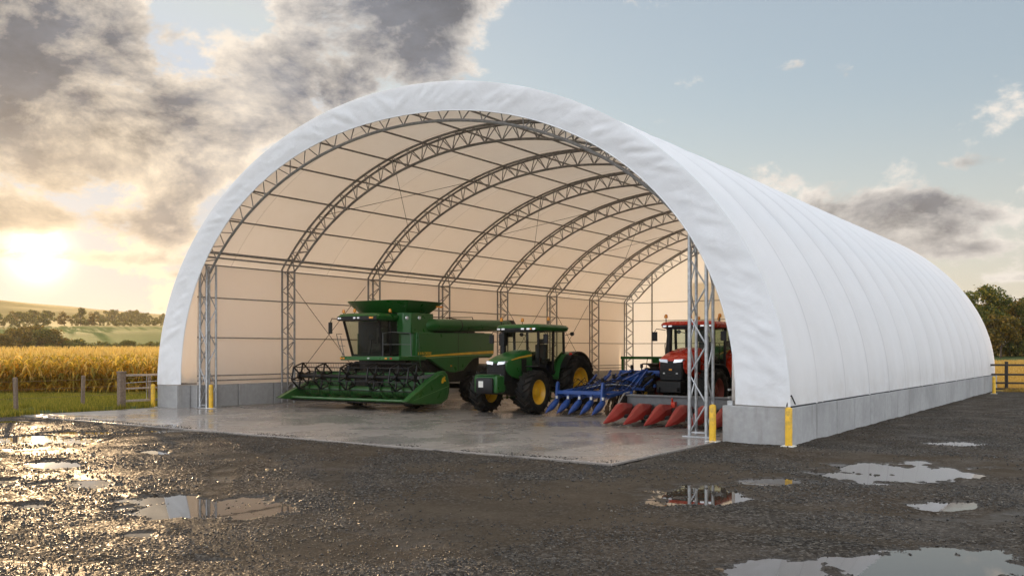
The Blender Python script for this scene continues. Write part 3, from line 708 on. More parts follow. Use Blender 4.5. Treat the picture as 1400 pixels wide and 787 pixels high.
    mb = MB(); mb.b2((-.9, 1.3, 3.1), (1.2, 3.1, 3.45)); mb.b2((-1.2, 3.4, 3.1), (.9, 5.2, 3.22)); mb.build('engine_deck', M['black'], e, bevel=.04)
    # cab
    mb = MB(); pil = [((-.80, -1.15, 2.1), (-.92, -1.55, 3.50)), ((.80, -1.15, 2.1), (.92, -1.55, 3.50)), ((-.86, -.15, 2.1), (-.92, -.15, 3.5)), ((.86, -.15, 2.1), (.92, -.15, 3.5)), ((.86, -.75, 2.1), (.93, -.92, 3.5))]
    for p, q in pil: mb.bar(p, q, .08, .09, up=(0,1,0))
    mb.b2((-1.36, -.2, 2.1), (.86, -.12, 3.5)); mb.b2((-.84, -1.2, 2.06), (.86, -.1, 2.16)); mb.build('cab_frame', M['black'], e, bevel=.01)
    mb = MB(); mb.grid(lambda u, v: ((2*u-1)*(.80+.12*v), -1.15-.40*v-.17*(1-(2*u-1)**2), 2.12+1.38*v), 12, 3)
    for s in (-1, 1): mb.add([(s*.80, -1.15, 2.12), (s*.86, -.15, 2.12), (s*.92, -.15, 3.5), (s*.92, -1.55, 3.5)], [(0,1,2,3)])
    mb.build('cab_glass', M['glass'], e, fix=False)
    mb = MB(); mb.loft([[(p[0], p[1], z) for p in rrect(0, -.88, w, l, .25)] for z, w, l in ((3.49, 1.95, 1.65), (3.56, 2.12, 1.95), (3.68, 2.16, 2.0), (3.77, 2.0, 1.86), (3.80, 1.6, 1.5))]); mb.build('cab_roof', G, e, smooth=45)
    mb = MB(); mb.grid(lambda u, v: ((2*u-1)*1.03, -1.83-.07*(1-(2*u-1)**4), 3.52+.15*v), 12, 1); mb.b2((-1.0, -1.8, 3.5), (1.0, -1.3, 3.54)); mb.build('roof_visor', M['black'], e)
    for x in (-.92, -.78, -.62, -.05, .15, .40): lamp(e, (x, -1.89+.05*abs(x), 3.60), (.12, .05, .07), 'roof_light')
    lamp(e, (.80, -1.87, 3.60), (.2, .05, .08), 'indicator', M['amber'])
    beacon(e, -.98, -1.5, 3.83); beacon(e, -.3, -1.6, 3.84); beacon(e, .95, -.9, 3.84)
    mb = MB(); mb.b2((-.28, -.62, 2.3), (.28, -.2, 2.6)); mb.b2((-.28, -.30, 2.55), (.28, -.18, 3.25)); mb.b2((.34, -.9, 2.5), (.48, -.4, 2.62)); mb.build('driver_seat', M['seat'], e, bevel=.04)
    mb = MB(); mb.tube([(0, -1.05, 2.15), (0, -.92, 2.75)], .05, 8); mb.tube([(.2*math.cos(a), -.92-.08*math.sin(a), 2.78+.17*math.sin(a)) for a in np.linspace(0, 2*PI, 25)], .016, 6); mb.b2((.5, -1.1, 2.6), (.7, -1.05, 2.85)); mb.build('steering_wheel', M['black'], e)
    # platform with lamps, rails, mirrors, ladder
    mb = MB(); mb.b2((-1.05, -1.62, 1.92), (2.0, -1.05, 2.08)); mb.b2((.85, -1.1, 1.92), (2.0, .1, 2.08)); mb.build('platform', G, e, bevel=.025)
    for x, m_ in ((-1.0, 'amber'), (-.86, 'amber'), (.45, 'lens'), (1.35, 'amber'), (1.6, 'redlens')): lamp(e, (x, -1.635, 2.0), (.10, .03, .07), 'platform_lamp', M[m_])
    mb = MB(); mb.tube([(-1.0, -1.5, 2.08), (-1.22, -1.55, 2.6), (-1.28, -1.6, 2.98), (-.98, -1.6, 2.98)], .017, 6); mb.tube([(-.9, -1.55, 2.08), (-1.08, -1.58, 2.9)], .014, 6); mb.tube([(-1.18, -1.55, 2.5), (-.9, -1.5, 2.5)], .012, 6); mb.tube([(-1.24, -1.58, 2.75), (-.9, -1.55, 2.75)], .012, 6)
    mb.build('handrail', M['grey'], e); mb = MB(); mb.tube([(1.0, -1.4, 2.08), (1.0, -1.4, 3.0), (1.05, -.9, 3.05), (1.9, -.8, 3.0), (1.95, -.8, 2.08)], .015, 6); mb.tube([(1.0, -1.4, 2.55), (1.9, -.8, 2.55)], .013, 6)
    mb.build('handrail', M['grey'], e)
    mb = MB()
    for x in (1.72, 2.12): mb.tube([(x, -.3, .95), (x, -.5, 2.1), (x-.05, -.5, 3.05)], .018, 6)
    for k in range(6): mb.bar((1.72, -.32-.03*k, 1.0+k*.22), (2.12, -.32-.03*k, 1.0+k*.22), .09, .03)
    mb.build('ladder', M['dgreen'], e)
    mb = MB(); mb.tube([(-1.0, -1.7, 3.58), (-1.30, -1.85, 3.6), (-1.36, -1.86, 3.45)], .02, 6); mb.box((-1.36, -1.87, 3.22), (.17, .06, .46)); mb.build('mirror', M['black'], e, bevel=.015)
    mb = MB(); mb.loft([[(-.65, -1.3, .45), (.65, -1.3, .45), (.65, -1.25, 1.2), (-.65, -1.25, 1.2)], [(-.65, .2, 1.2), (.65, .2, 1.2), (.65, .0, 1.95), (-.65, .0, 1.95)]]); mb.build('feeder_house', M['dark'], e, bevel=.03)
    # ---- header
    h = empty('header', (.22, 0, .08), parent=e); HX = 3.12
    mb = MB(); prof = [(-2.42, .27), (-2.1, .24), (-1.6, .27), (-1.22, .38), (-1.05, .62), (-1.0, 1.25), (-.94, 1.25), (-.96, .55), (-1.15, .28), (-1.6, .19), (-2.42, .21)]
    mb.prism(prof, -HX, HX, 'x'); mb.build('header_trough', G, h, bevel=.01, smooth=30)
    mb = MB(); mb.b2((-HX, -1.12, 1.20), (HX, -.92, 1.38)); mb.b2((-HX, -1.0, .5), (HX, -.84, .68)); mb.build('header_beam', G, h, bevel=.02)
    mb = MB(); mb.tube([(-HX, -2.46, .335), (HX, -2.46, .335)], .055, 10); mb.build('front_lip', G, h)
    mb = MB()
    for k in range(75):
        x = -HX+.05+2*(HX-.05)*k/74; mb.loft([[(x-.02, -2.44, .22), (x+.02, -2.44, .22), (x+.02, -2.44, .27), (x-.02, -2.44, .27)], [(x-.004, -2.62, .235), (x+.004, -2.62, .235), (x+.004, -2.62, .245), (x-.004, -2.62, .245)]])
    mb.b2((-HX, -2.5, .205), (HX, -2.36, .235)); mb.build('cutter_bar', M['dark'], h)
    mb = MB(); mb.tube([(-HX+.05, -1.62, .64), (HX-.05, -1.62, .64)], .20, 18)
    for sg in (-1, 1):
        N = 110; rings = []
        for k in range(N+1):
            x = sg*(.25+(HX-.35)*k/N); a = 2*PI*5*k/N*sg
            rings.append([(x+d, -1.62+r*math.cos(a), .64+r*math.sin(a)) for r, d in ((.19, -.006), (.31, -.006), (.31, .006), (.19, .006))])
        mb.loft(rings)
    mb.build('intake_auger', M['green'], h, smooth=50)
    # reel
    rc = (-2.12, 1.20); RR = .54; mb = MB(); mb.tube([(-HX+.12, *rc), (HX-.12, *rc)], .075, 12)
    for x in (-HX+.14, -1.75, -.42, 1.0, 2.1, HX-.14):
        ring = [(rc[0]+RR*math.cos(a), rc[1]+RR*math.sin(a)) for a in [2*PI*(k+.3)/6 for k in range(6)]]
        for k in range(6):
            mb.bar((x, *ring[k]), (x, *ring[(k+1) % 6]), .045, .05, up=(1,0,0)); mb.bar((x, *rc), (x, *ring[k]), .05, .05, up=(1,0,0))
        mb.lathe([(0, -.05), (.17, -.05), (.17, .05), (0, .05)], (x, *rc), 'x', 12)
    mb.build('reel', M['black'], h)
    for k in range(6):
        a = 2*PI*(k+.3)/6; y, z = rc[0]+RR*math.cos(a), rc[1]+RR*math.sin(a); mb = MB(); mb.tube([(-HX+.14, y, z), (HX-.14, y, z)], .022, 6)
        for j in range(44):
            x = -HX+.2+2*(HX-.2)*j/43; mb.tube([(x, y, z), (x, y+.03, z-.2)], .006, 4, cap=False)
        mb.build('reel_bar', M['black'], h)
    for s in (-1, 1):
        mb = MB(); mb.bar((s*(HX-.02), -1.0, 1.3), (s*(HX-.02), *rc), .07, .1); mb.bar((s*(HX-.02), -1.05, .9), (s*(HX-.02), -1.7, 1.22), .05); mb.build('reel_arm', M['grey'], h)
        pol = [(-3.15, .36), (-2.6, .66), (-1.7, 1.12), (-.95, 1.42), (-.72, 1.44), (-.55, 1.30), (-.42, .95), (-.42, .62), (-.55, .34), (-.95, .17), (-1.9, .20), (-2.8, .27)]
        k = .72 if s < 0 else 1
        pol = [(p[0], .25+(p[1]-.25)*k) for p in pol]
        mb = MB(); mb.prism(pol, s*(HX+.0), s*(HX+.20), 'x'); mb.prism([(-3.15+(p[0]+3.15)*.93, .36+(p[1]-.36)*.9) for p in pol], s*(HX+.2), s*(HX+.25), 'x'); mb.build('divider', M['green'], h, bevel=.035, smooth=40)
        if s > 0:
            mb = MB(); mb.prism([(-2.7, .40), (-.55, .86), (-.55, .84), (-2.7, .388)], HX+.249, HX+.256, 'x'); mb.build('divider_line', bpy.data.materials['pale_green'], h)
            mb = MB(); q = [(-1.02, 1.02), (-.96, 1.16), (-.88, 1.20), (-.80, 1.24), (-.76, 1.20), (-.80, 1.12), (-.72, 1.08), (-.76, 1.03), (-.86, 1.05), (-.90, .98), (-.98, .96)]
            mb.prism(q, HX+.249, HX+.257, 'x'); mb.build('emblem', M['yellow'], h)
    for x in (-2.6, 2.85):
        mb = MB(); mb.tube([(x, -.7, 1.05), (x+.1, -.5, 1.2), (x+.25, -.75, 1.3)], .02, 6); mb.build('hydraulic_hose', M['black'], h)
    mb = MB(); mb.b2((2.55, -.95, .75), (3.05, -.55, 1.2)); mb.lathe([(0, -.02), (.16, -.02), (.16, .02), (0, .02)], (3.08, -.75, .8), 'x', 14); mb.build('header_drive', M['dgreen'], h, bevel=.03)
    return e
cb = combine(); cb.location = (-18.67, 5.66, .02); cb.rotation_euler.z = R_(3)
tag(cb, 'large green combine harvester with a wide reel header and flared grain hopper', 'combine harvester')

# ------------------------------------------------------------------ blue cultivator
def cultivator():
    e = empty('cultivator'); B = M['blue']; X0, X1 = -1.15, 1.15
    mb = MB(); mb.b2((X0, -1.68, .78), (X1, -1.54, .92)); mb.b2((X0, -1.20, .66), (X1, -1.08, .78))
    for x in (X0+.05, 0, X1-.05): mb.bar((x, -1.62, .85), (x, -1.12, .72), .1)
    mb.build('front_beam', B, e, bevel=.015)
    for x in (X0+.04, X1-.04):
        mb = MB(); mb.prism([(-1.75, .55), (-1.66, 1.18), (-1.58, 1.26), (-1.48, 1.2), (-1.5, .6)], x-.05, x+.05, 'x'); mb.build('mast', B, e, bevel=.02)
    for k in range(5):
        x = X0+.02+k*.565; u = empty('row_unit', (x, -1.6, 0), parent=e)
        def el(y, zc, w, h): return [(w/2*math.cos(a), y, zc+h/2*math.sin(a)) for a in [2*PI*j/12 for j in range(12)]]
        mb = MB(); mb.loft([el(-.92, .10, .03, .03), el(-.72, .19, .14, .16), el(-.45, .30, .25, .27), el(-.18, .42, .27, .30), el(.02, .50, .2, .22), el(.12, .53, .1, .12)]); mb.build('shoe', B, u, smooth=50)
        mb = MB(); mb.bar((0, -.05, .5), (0, .05, .85), .1, .12); mb.bar((-.09, .02, .62), (-.09, .55, .70), .035); mb.bar((.09, .02, .62), (.09, .55, .70), .035); mb.build('parallel_arm', B, u, bevel=.01)
        mb = MB(); mb.lathe([(0, -.01), (.2, -.006), (.21, 0), (.2, .006), (0, .01)], (.13, .1, .23), 'x', 20); mb.lathe([(0, -.03), (.05, -.03), (.05, .03), (0, .03)], (.13, .1, .23), 'x', 8); mb.build('coulter', M['rust'], u)
        mb = MB(); mb.lathe([(0, -.05), (.05, -.05), (.055, .05), (0, .05)], (.05, -.1, .66), 'z', 10); mb.build('sensor_cap', M['plate'], u)
    # two long arms rising to the back and a folded rear frame
    for xa, xb in ((X0+.35, .15), (X1-.3, .75)):
        mb = MB(); mb.bar((xa, -1.55, .85), (xb, .6, 1.15), .14, .16); mb.bar((xb, .6, 1.15), (xb+.35, 2.2, 1.62), .14, .16); mb.build('lift_arm', B, e, bevel=.015)
    mb = MB()
    for y, z, xl, xr in ((.3, .82, -.9, 1.5), (1.2, .95, -.9, 1.6), (2.1, 1.05, -.8, 1.7), (2.3, 1.58, -.2, 1.8)): mb.b2((xl, y-.06, z-.06), (xr, y+.06, z+.06))
    for x in (-.85, .1, 1.1): mb.bar((x, -1.1, .72), (x, 2.1, 1.03), .11, .12)
    mb.bar((.1, 2.1, 1.05), (.5, 2.3, 1.6), .1); mb.bar((1.3, 2.1, 1.05), (1.5, 2.3, 1.6), .1); mb.bar((.9, 2.2, 1.6), (1.9, 3.0, 1.35), .12); mb.bar((.3, 1.4, 1.3), (1.7, 2.5, 1.5), .09)
    mb.build('rear_frame', B, e, bevel=.012)
    for i in range(30):
        x = -.88+.088*i; y = (.3, 1.2, 2.1)[i % 3]; z = (.8, .92, 1.02)[i % 3]
        mb = MB(); mb.tube([(x, y, z), (x, y+.22, z+.05), (x, y+.38, z-.18), (x, y+.25, .42), (x, y+.02, .14)], .022, 6); mb.bar((x, y+.05, .16), (x, y-.1, .06), .07, .02); mb.build('tine', M['rust'] if i % 2 else M['dark'], e)
    for x, y in ((-.5, .75), (.45, .75), (1.35, .75)):
        mb = MB(); mb.lathe([(0, -.16), (.18, -.16), (.2, -.1), (.2, .1), (.18, .16), (0, .16)], (x, y, .22), 'x', 18); mb.bar((x, y, .25), (x, y+.3, .85), .06); mb.build('gauge_wheel', M['rubber'], e)
    for x, y in ((-.2, 1.7), (.35, 1.7), (.9, 1.7), (1.4, 1.7)):
        mb = MB(); mb.lathe([(0, -.03), (.2, -.02), (.27, .02), (.2, .03), (0, .02)], (x, y, .55), 'x', 16); mb.build('disc', M['yellow'] if x > .8 else M['rust'], e)
    for p, q in (((-.6, -1.0, 1.0), (-.25, .3, 1.15)), ((.75, -1.1, .95), (.9, .2, 1.2)), ((.3, .9, 1.35), (.8, 2.0, 1.62))):
        mb = MB(); a, b = Vector(p), Vector(q); m_ = a.lerp(b, .6); mb.tube([a, m_], .05, 10); mb.tube([m_, b], .025, 8); mb.build('hydraulic_ram', M['dark'], e)
    for i in range(18):
        x = -.8+i*.14; r_ = random.Random(i); mb = MB(); mb.tube([(x, -1.3, .95), (x+r_.uniform(-.2, .2), -.6, 1.25+r_.uniform(-.1, .15)), (x+r_.uniform(-.2, .3), .3, 1.0+r_.uniform(-.1, .3)), (x+.2, 1.1, 1.1)], .014, 5); mb.build('hose', M['black'], e)
    for i in range(10):
        r_ = random.Random(50+i); x = -.8+.26*i; mb = MB(); mb.bar((x, .2, .95), (x+r_.uniform(-.3, .3), 1.3+r_.uniform(-.3, .5), 1.2+r_.uniform(0, .4)), .07, .07); mb.bar((x, 1.2, 1.0), (x+.1, 1.9, 1.5+r_.uniform(-.2, .2)), .06); mb.build('spring_arm', B, e)
    for x, y, z in ((-.05, .45, 1.28), (.25, .9, 1.42), (.62, 1.9, 1.78), (.95, 2.2, 1.82)):
        mb = MB(); mb.tube([(x, y, z-.2), (x, y, z)], .03, 6); mb.box((x, y, z), (.09, .14, .16)); mb.build('valve_block', M['black'], e, bevel=.015)
    mb = MB(); mb.tube([(1.1, 2.3, 1.6), (1.15, 2.35, 2.05), (1.2, 2.3, 2.15)], .016, 5); mb.tube([(.5, 2.3, 1.6), (.45, 2.35, 1.95)], .016, 5); mb.build('marker_arm', M['black'], e)
    mb = MB(); mb.tube([(-.1, -.9, 1.0), (.4, -.6, 1.12), (1.0, -.4, 1.15), (1.5, .1, 1.1)], .02, 6); mb.build('pale_conduit', M['steel'], e)
    return e
cu = cultivator(); cu.location = (-9.36, 7.0, .02); cu.rotation_euler.z = R_(-2); cu.scale = (.86, .80, .95)
tag(cu, 'blue folding cultivator with pointed shoes, between the green and red tractors', 'cultivator')

# ------------------------------------------------------------------ corn header
def corn_header():
    e = empty('corn_header'); W = 1.85
    mb = MB(); mb.b2((-W, .72, .50), (W, .90, .86)); mb.b2((-W, .66, .84), (W, .96, .90)); mb.b2((-W, .70, .28), (W, .84, .46)); mb.build('frame_beam', M['grey'], e, bevel=.015)
    for s in (-1, 1):
        mb = MB(); mb.prism([(-.55, .18), (.1, .5), (.62, .88), (.98, .92), (.98, .25), (.4, .16)], s*(W), s*(W+.07), 'x'); mb.build('side_plate', M['dark'], e, bevel=.012)
        mb = MB(); mb.tube([(s*(W+.04), -.56, .2), (s*(W+.04), .1, .54), (s*(W+.04), .62, .93), (s*(W+.04), .98, .96)], .025, 6); mb.build('side_rail', M['steel'], e)
        mb = MB(); mb.b2((s*1.3-.05, .75, 0), (s*1.3+.05, .85, .3)); mb.b2((s*1.3-.12, .68, 0), (s*1.3+.12, .92, .025)); mb.build('stand', M['dark'], e)
    def ring(y, zb, w, h):
        return [(-w/2, y, zb), (-w/2*.96, y, zb+h*.55), (-w*.16, y, zb+h), (w*.16, y, zb+h), (w/2*.96, y, zb+h*.55), (w/2, y, zb)]
    for k in range(6):
        x = -W+.17+k*.685
        mb = MB(); mb.loft([ring(-1.12, .085, .03, .03), ring(-1.0, .09, .11, .09), ring(-.6, .14, .30, .24), ring(-.22, .24, .42, .37), ring(.02, .30, .40, .37), ring(.42, .34, .26, .30), ring(.66, .36, .22, .26)])
        mb.v = [(p[0]+x, p[1], p[2]) for p in mb.v]; mb.build('snout', M['snout'], e, bevel=.015, smooth=50)
        if k < 5:
            xm = x+.342; mb = MB()
            for s in (-1, 1): mb.b2((xm+s*.07-.03, -.25, .22), (xm+s*.07+.03, .65, .30))
            mb.lathe([(0, -.02), (.09, -.02), (.09, .02), (0, .02)], (xm, -.2, .30), 'z', 10)
            for j in range(8): mb.b2((xm-.12, -.15+j*.1, .30), (xm+.12, -.12+j*.1, .33))
            mb.build('gathering_chain', M['dark'], e)
            mb = MB(); mb.b2((xm-.16, .38, .12), (xm+.16, .68, .34)); mb.build('gearbox', M['red'], e, bevel=.02)
    mb = MB(); mb.b2((-.25, .58, .52), (-.12, .73, .72)); mb.tube([(-.2, .6, .7), (-.2, .55, .82)], .03, 8); mb.b2((.02, .6, .5), (.1, .72, .6)); mb.build('latch', M['red'], e)
    mb = MB(); mb.tube([(-W, .6, .42), (W, .6, .42)], .12, 14)
    for sg in (-1, 1):
        N = 70; mb.loft([[(sg*(.15+(W-.2)*k/N)+d, .6+r*math.cos(2*PI*4*k/N*sg), .42+r*math.sin(2*PI*4*k/N*sg)) for r, d in ((.11, -.005), (.2, -.005), (.2, .005), (.11, .005))] for k in range(N+1)])
    mb.build('cross_auger', M['dark'], e, smooth=50)
    return e
ch = corn_header(); ch.location = (-4.72, 3.2, .02)
tag(ch, 'corn header with six pointed red snouts, on the slab before the red tractor', 'corn header')

# ------------------------------------------------------------------ green seed drill at the back
def seed_drill():
    e = empty('seed_drill'); 
    mb = MB(); mb.loft([[(-.2, -.35, 1.15), (1.6, -.35, 1.15), (1.6, .35, 1.15), (-.2, .35, 1.15)], [(-.2, -.55, 1.95), (1.6, -.55, 1.95), (1.6, .55, 1.95), (-.2, .55, 1.95)]]); mb.b2((-.25, -.6, 1.95), (1.65, .6, 2.02)); mb.build('hopper', M['green'], e, bevel=.02)
    mb = MB(); mb.b2((-2.2, -.06, 1.88), (-.2, .06, 2.02)); mb.b2((-2.2, -.05, .7), (1.6, .05, .82)); mb.b2((-2.15, -.05, .7), (-2.05, .05, 1.9)); mb.b2((-.3, -.05, .7), (-.2, .05, 1.9)); mb.build('frame', M['green'], e, bevel=.01)
    for s in (-1.2, 1.3): wheel(e, s, .3, .5, .3, .28, M['yellow'], 14, 1)
    for k in range(12):
        x = -2.1+k*.33; mb = MB(); mb.lathe([(0, -.01), (.2, 0), (0, .01)], (x, -.3, .22), 'x', 16); mb.bar((x, -.3, .25), (x, 0, .75), .04); mb.build('disc_coulter', M['dark'], e)
    return e
sd = seed_drill(); sd.location = (-12.6, 18.9, .02); tag(sd, 'green seed drill at the back, glimpsed between the cultivator and the red tractor', 'seed drill')

# ================================================================== LAND
XB = -25.4                                     # verge / yard boundary
def terrain_h(x, y):
    dx = x-CAM[0]; dy = y-CAM[1]; t = dx*FW[0]+dy*FW[1]; l = dx*RT[0]+dy*RT[1]; r = np.hypot(t, l)
    az = np.degrees(np.arctan2(l, t))
    u = 700+FPX*np.tan(np.radians(np.clip(az, -60, 60)))
    k = np.clip(u/236, -1.5, 1.5)
    def prof(rs, zs): return np.interp(r, rs, zs)
    lo = prof([0, 60, 150, 250, 290, 480, 560, 690, 800, 1150, 2500, 8000], [0, 0, .6, 1.0, 2.6, 12.0, 16.5, 24, 27, 61, 70, 60])
    hi = prof([0, 60, 150, 250, 290, 480, 560, 690, 800, 1150, 2500, 8000], [0, 0, .6, 1.2, 3.0, 15.0, 18, 22.5, 25, 46, 50, 60])
    zl = lo+(hi-lo)*np.clip(k, -.6, 1.6)
    wl = sstep(-2, -14, az)*sstep(-120, -60, az)
    zr = prof([0, 60, 140, 400, 8000], [0, 0, 1.6, 3.0, 12])
    wr = sstep(4, 20, az)*sstep(120, 60, az)
    wr = np.clip(wr, 0, 1)
    base = prof([0, 100, 8000], [0, 0, 6])
    z = base*(1-wl)*(1-wr)+zl*wl+zr*wr*(1-wl)
    z = z+(fbm(x*.006, y*.006, 5, 3)-.5)*np.clip((r-200)/300, 0, 1)*5
    yard = sstep(XB-.9, XB-.1, x)*sstep(51.2, 50.2, t)*sstep(90, 70, r)
    return z, t, r, az, u, yard
def axis(lo, hi, c0, c1, step):
    mid = list(np.arange(c0, c1+step, step)); g = []; p = c0; s = step
    while p > lo: s *= 1.045; p -= s; g.append(p)
    h = []; p = mid[-1]; s = step
    while p < hi: s *= 1.045; p += s; h.append(p)
    return np.array(g[::-1]+mid+h)
ax = axis(-7000, 7000, -46, 26, .8); ay = axis(-3000, 7000, -34, 46, .8)
GX, GY = np.meshgrid(ax, ay, indexing='ij'); gx, gy = GX.ravel(), GY.ravel()
z, t_, r_, az_, u_, yard = terrain_h(gx, gy)
zt = z+.03+(fbm(gx*.5, gy*.5, 8, 3)-.5)*.12*(r_ < 120); zt = zt*(1-yard)+(-.28)*yard
col = np.zeros((len(gx), 4)); col[:, 3] = 1
def paint(mask, c): col[mask, :3] = c
grassc = (.05, .075, .016)
paint(np.ones(len(gx), bool), (.10, .095, .03))
left = az_ < 0
paint(left & (r_ < 60), grassc)
paint(left & (r_ >= 60) & (r_ < 200), (.12, .10, .04))
paint(left & (r_ >= 200) & (r_ < 280), (.06, .075, .02))
wob = 25*np.sin(u_*.02)
paint(left & (r_ >= 280) & (r_ < 500+wob), (.085, .11, .016))
paint(left & (r_ >= 500+wob) & (r_ < 705), (.27, .21, .07))
paint(left & (r_ >= 705) & (r_ < 830), (.07, .075, .025))
paint(left & (r_ >= 830), (.24, .175, .05))
paint(~left & (t_ >= 50) & (r_ < 300), (.36, .245, .065))
paint(~left & (t_ >= 104) & (t_ < 124), (.035, .06, .015))
paint(yard > .3, (.06, .054, .047))
nx, ny = len(ax), len(ay); I = np.arange(nx*ny).reshape(nx, ny)
Fq = np.stack([I[:-1, :-1], I[1:, :-1], I[1:, 1:], I[:-1, 1:]], -1).reshape(-1, 4)
tag(np_mesh('ground', np.stack([gx, gy, zt], 1), Fq, M['terrain'], smooth=True, attrs={'field': (col, 'FLOAT_COLOR')}), kind='structure')

# ------------------------------------------------------------------ gravel yard: fine sheet, real hollows that hold water
PUD = [  # u, v, half width, half height in the survey grid, depth
    (225, 690, 80, 17, .055), (335, 692, 75, 15, .040), (170, 672, 30, 4, .03), (195, 729, 40, 6, .035), (285, 762, 40, 5, .03),
    (1215, 645, 118, 16, .07), (1063, 656, 68, 7, .055), (1290, 689, 62, 9, .05),
    (1270, 772, 150, 27, .08), (1060, 775, 90, 18, .045), (1310, 605, 50, 3.5, .045),
    (945, 676, 75, 15, .05), (560, 735, 120, 16, .022),
    (30, 600, 110, 6, .07), (150, 591, 90, 2.6, .05), (72, 633, 40, 6.5, .065), (215, 617, 26, 3.2, .05), (25, 660, 50, 6, .045), (40, 690, 40, 6, .04), (115, 660, 60, 5, .035), (20, 575, 60, 2.2, .04), (230, 588, 40, 2, .04),
    (420, 640, 60, 3.5, .022), (330, 625, 50, 3, .022)]
MUD = [(760, 690, 260, 34), (520, 735, 200, 40), (950, 660, 150, 30), (620, 640, 90, 10), (1380, 640, 60, 14), (300, 625, 90, 8), (1210, 640, 150, 20)]
TRACKS = [[(-9, -6), (-7, -10), (-2, -14), (6, -16), (16, -15)], [(-14, -6), (-15, -10), (-20, -14), (-24, -22)], [(-4, -6), (0, -10), (6, -9), (9, 2), (9, 25)], [(-22, -12), (-10, -13.5), (0, -16.5)]]
def yard_height(x, y, detail=True):
    u, v, t = to_uv(x, y)
    wx = (fbm(x*1.3, y*1.3, 31, 6)-.5)+.9*(fbm(x*4.5, y*4.5, 37, 4)-.5); wy = (fbm(x*1.1, y*1.1, 57, 4)-.5)
    dep = np.zeros_like(x); mud = np.zeros_like(x)
    for pu, pv, ru, rv, d in PUD:
        q = 1-((u-pu)/ru)**2-((v-pv)/rv)**2+wx*1.9
        dep = np.maximum(dep, d*sstep(-.35, .75, q))
    for pu, pv, ru, rv in MUD:
        q = 1-((u-pu)/ru)**2-((v-pv)/rv)**2+wy*2.2
        mud = np.maximum(mud, .8*sstep(-.2, .8, q))
    for tr in TRACKS:
        d2 = np.full_like(x, 99.0)
        for (ax_, ay_), (bx_, by_) in zip(tr[:-1], tr[1:]):
            ex_, ey_ = bx_-ax_, by_-ay_; q = np.clip(((x-ax_)*ex_+(y-ay_)*ey_)/(ex_*ex_+ey_*ey_), 0, 1); d2 = np.minimum(d2, np.hypot(x-ax_-q*ex_, y-ay_-q*ey_))
        for off in (-1.0, 1.0):
            e_ = np.abs(np.abs(d2+.25*wy)-1.0) if off > 0 else None
        k_ = sstep(.34, .10, e_)*(.35+.65*vnoise(x*.6, y*.6, 99))
        mud = np.maximum(mud, .8*k_); dep = np.maximum(dep, .014*k_)
    ok = t > 2
    dep = dep*ok; mud = mud*ok
    z = .046*(fbm(x*.55, y*.55, 3, 3)-.5)+.03*(fbm(x*2.1, y*2.1, 13, 3)-.5)-dep
    z = z+np.clip((t-24)/26, 0, 1)*.012
    # slab edges: gravel meets the slab just below its top
    inside = sstep(-25.9, -25.6, x)*sstep(-1.7, -2.0, x)*sstep(-5.85, -5.6, y)
    if detail:
        amp = np.clip(1.15-t/55, .25, 1)*(1-.78*mud)
        s = np.maximum(stones(x, y, .050, 71)*.30, stones(x, y, .028, 91)*.42)
        s = np.maximum(s, stones(x+.3, y, .10, 23)*.22*(vnoise(x*3, y*3, 77) > .58))
        z = z+s*amp
    z = np.where(inside > 0, np.minimum(z, -.03), z)
    return z, mud, t
nA, nR = 1150, 760
ang = np.radians(np.linspace(-47, 44, nA)); rad = 4.0*np.power(62/4.0, np.linspace(0, 1, nR))
AA, RR_ = np.meshgrid(ang, rad, indexing='ij')
tt = RR_*np.cos(AA); ll = RR_*np.sin(AA)
yx = (CAM[0]+FW[0]*tt+RT[0]*ll).ravel(); yy = (CAM[1]+FW[1]*tt+RT[1]*ll).ravel()
zz, mud, ty = yard_height(yx, yy)
I = np.arange(nA*nR).reshape(nA, nR)
Fq = np.stack([I[:-1, :-1], I[1:, :-1], I[1:, 1:], I[:-1, 1:]], -1).reshape(-1, 4)
cx_ = yx[Fq].mean(1); cy_ = yy[Fq].mean(1); ct = ty[Fq].mean(1)
edge = XB+.35*np.sin(cy_*1.1)+.25*np.sin(cy_*3.7)
keep = (cx_ > edge) & (ct < 50.8+.3*np.sin(cx_*2)) & ~((cx_ > -25.4) & (cx_ < -.4) & (cy_ > .8)) & ~((cx_ > -25.4) & (cx_ < -2.4) & (cy_ > -5.3))
Fq = Fq[keep]; used = np.unique(Fq); remap = -np.ones(len(yx), int); remap[used] = np.arange(len(used))
WL = -.030
tag(np_mesh('gravel_yard', np.stack([yx[used], yy[used], zz[used]], 1), remap[Fq], M['gravel'], smooth=True, attrs={'mud': (mud[used], 'FLOAT'), 'wet': (sstep(.026, -.004, zz[used]-WL), 'FLOAT')}), kind='structure')
# water level: one sheet that shows only where the yard dips below it
WL = -.030
mb = MB(); q = [at(-500, 5), at(1900, 5), at(1750, 49), at(-700, 49)]
vs = []; n = 30
def wpt(u, v):
    a = np.array(q[0])*(1-u)+np.array(q[1])*u; b = np.array(q[3])*(1-u)+np.array(q[2])*u; p = a*(1-v)+b*v; return p[0], p[1], WL
poly = [q[0], q[1], q[2], (-.2, 30.0), (-.2, .3), (-1.9, .3), (-1.9, -5.65), (-25.35, -5.65), (-25.35, -12.0)]
mb.add([(p[0], p[1], WL) for p in poly], [tuple(range(len(poly)))])
tag(mb.build('puddle_water', M['water'], smooth=0), kind='structure')
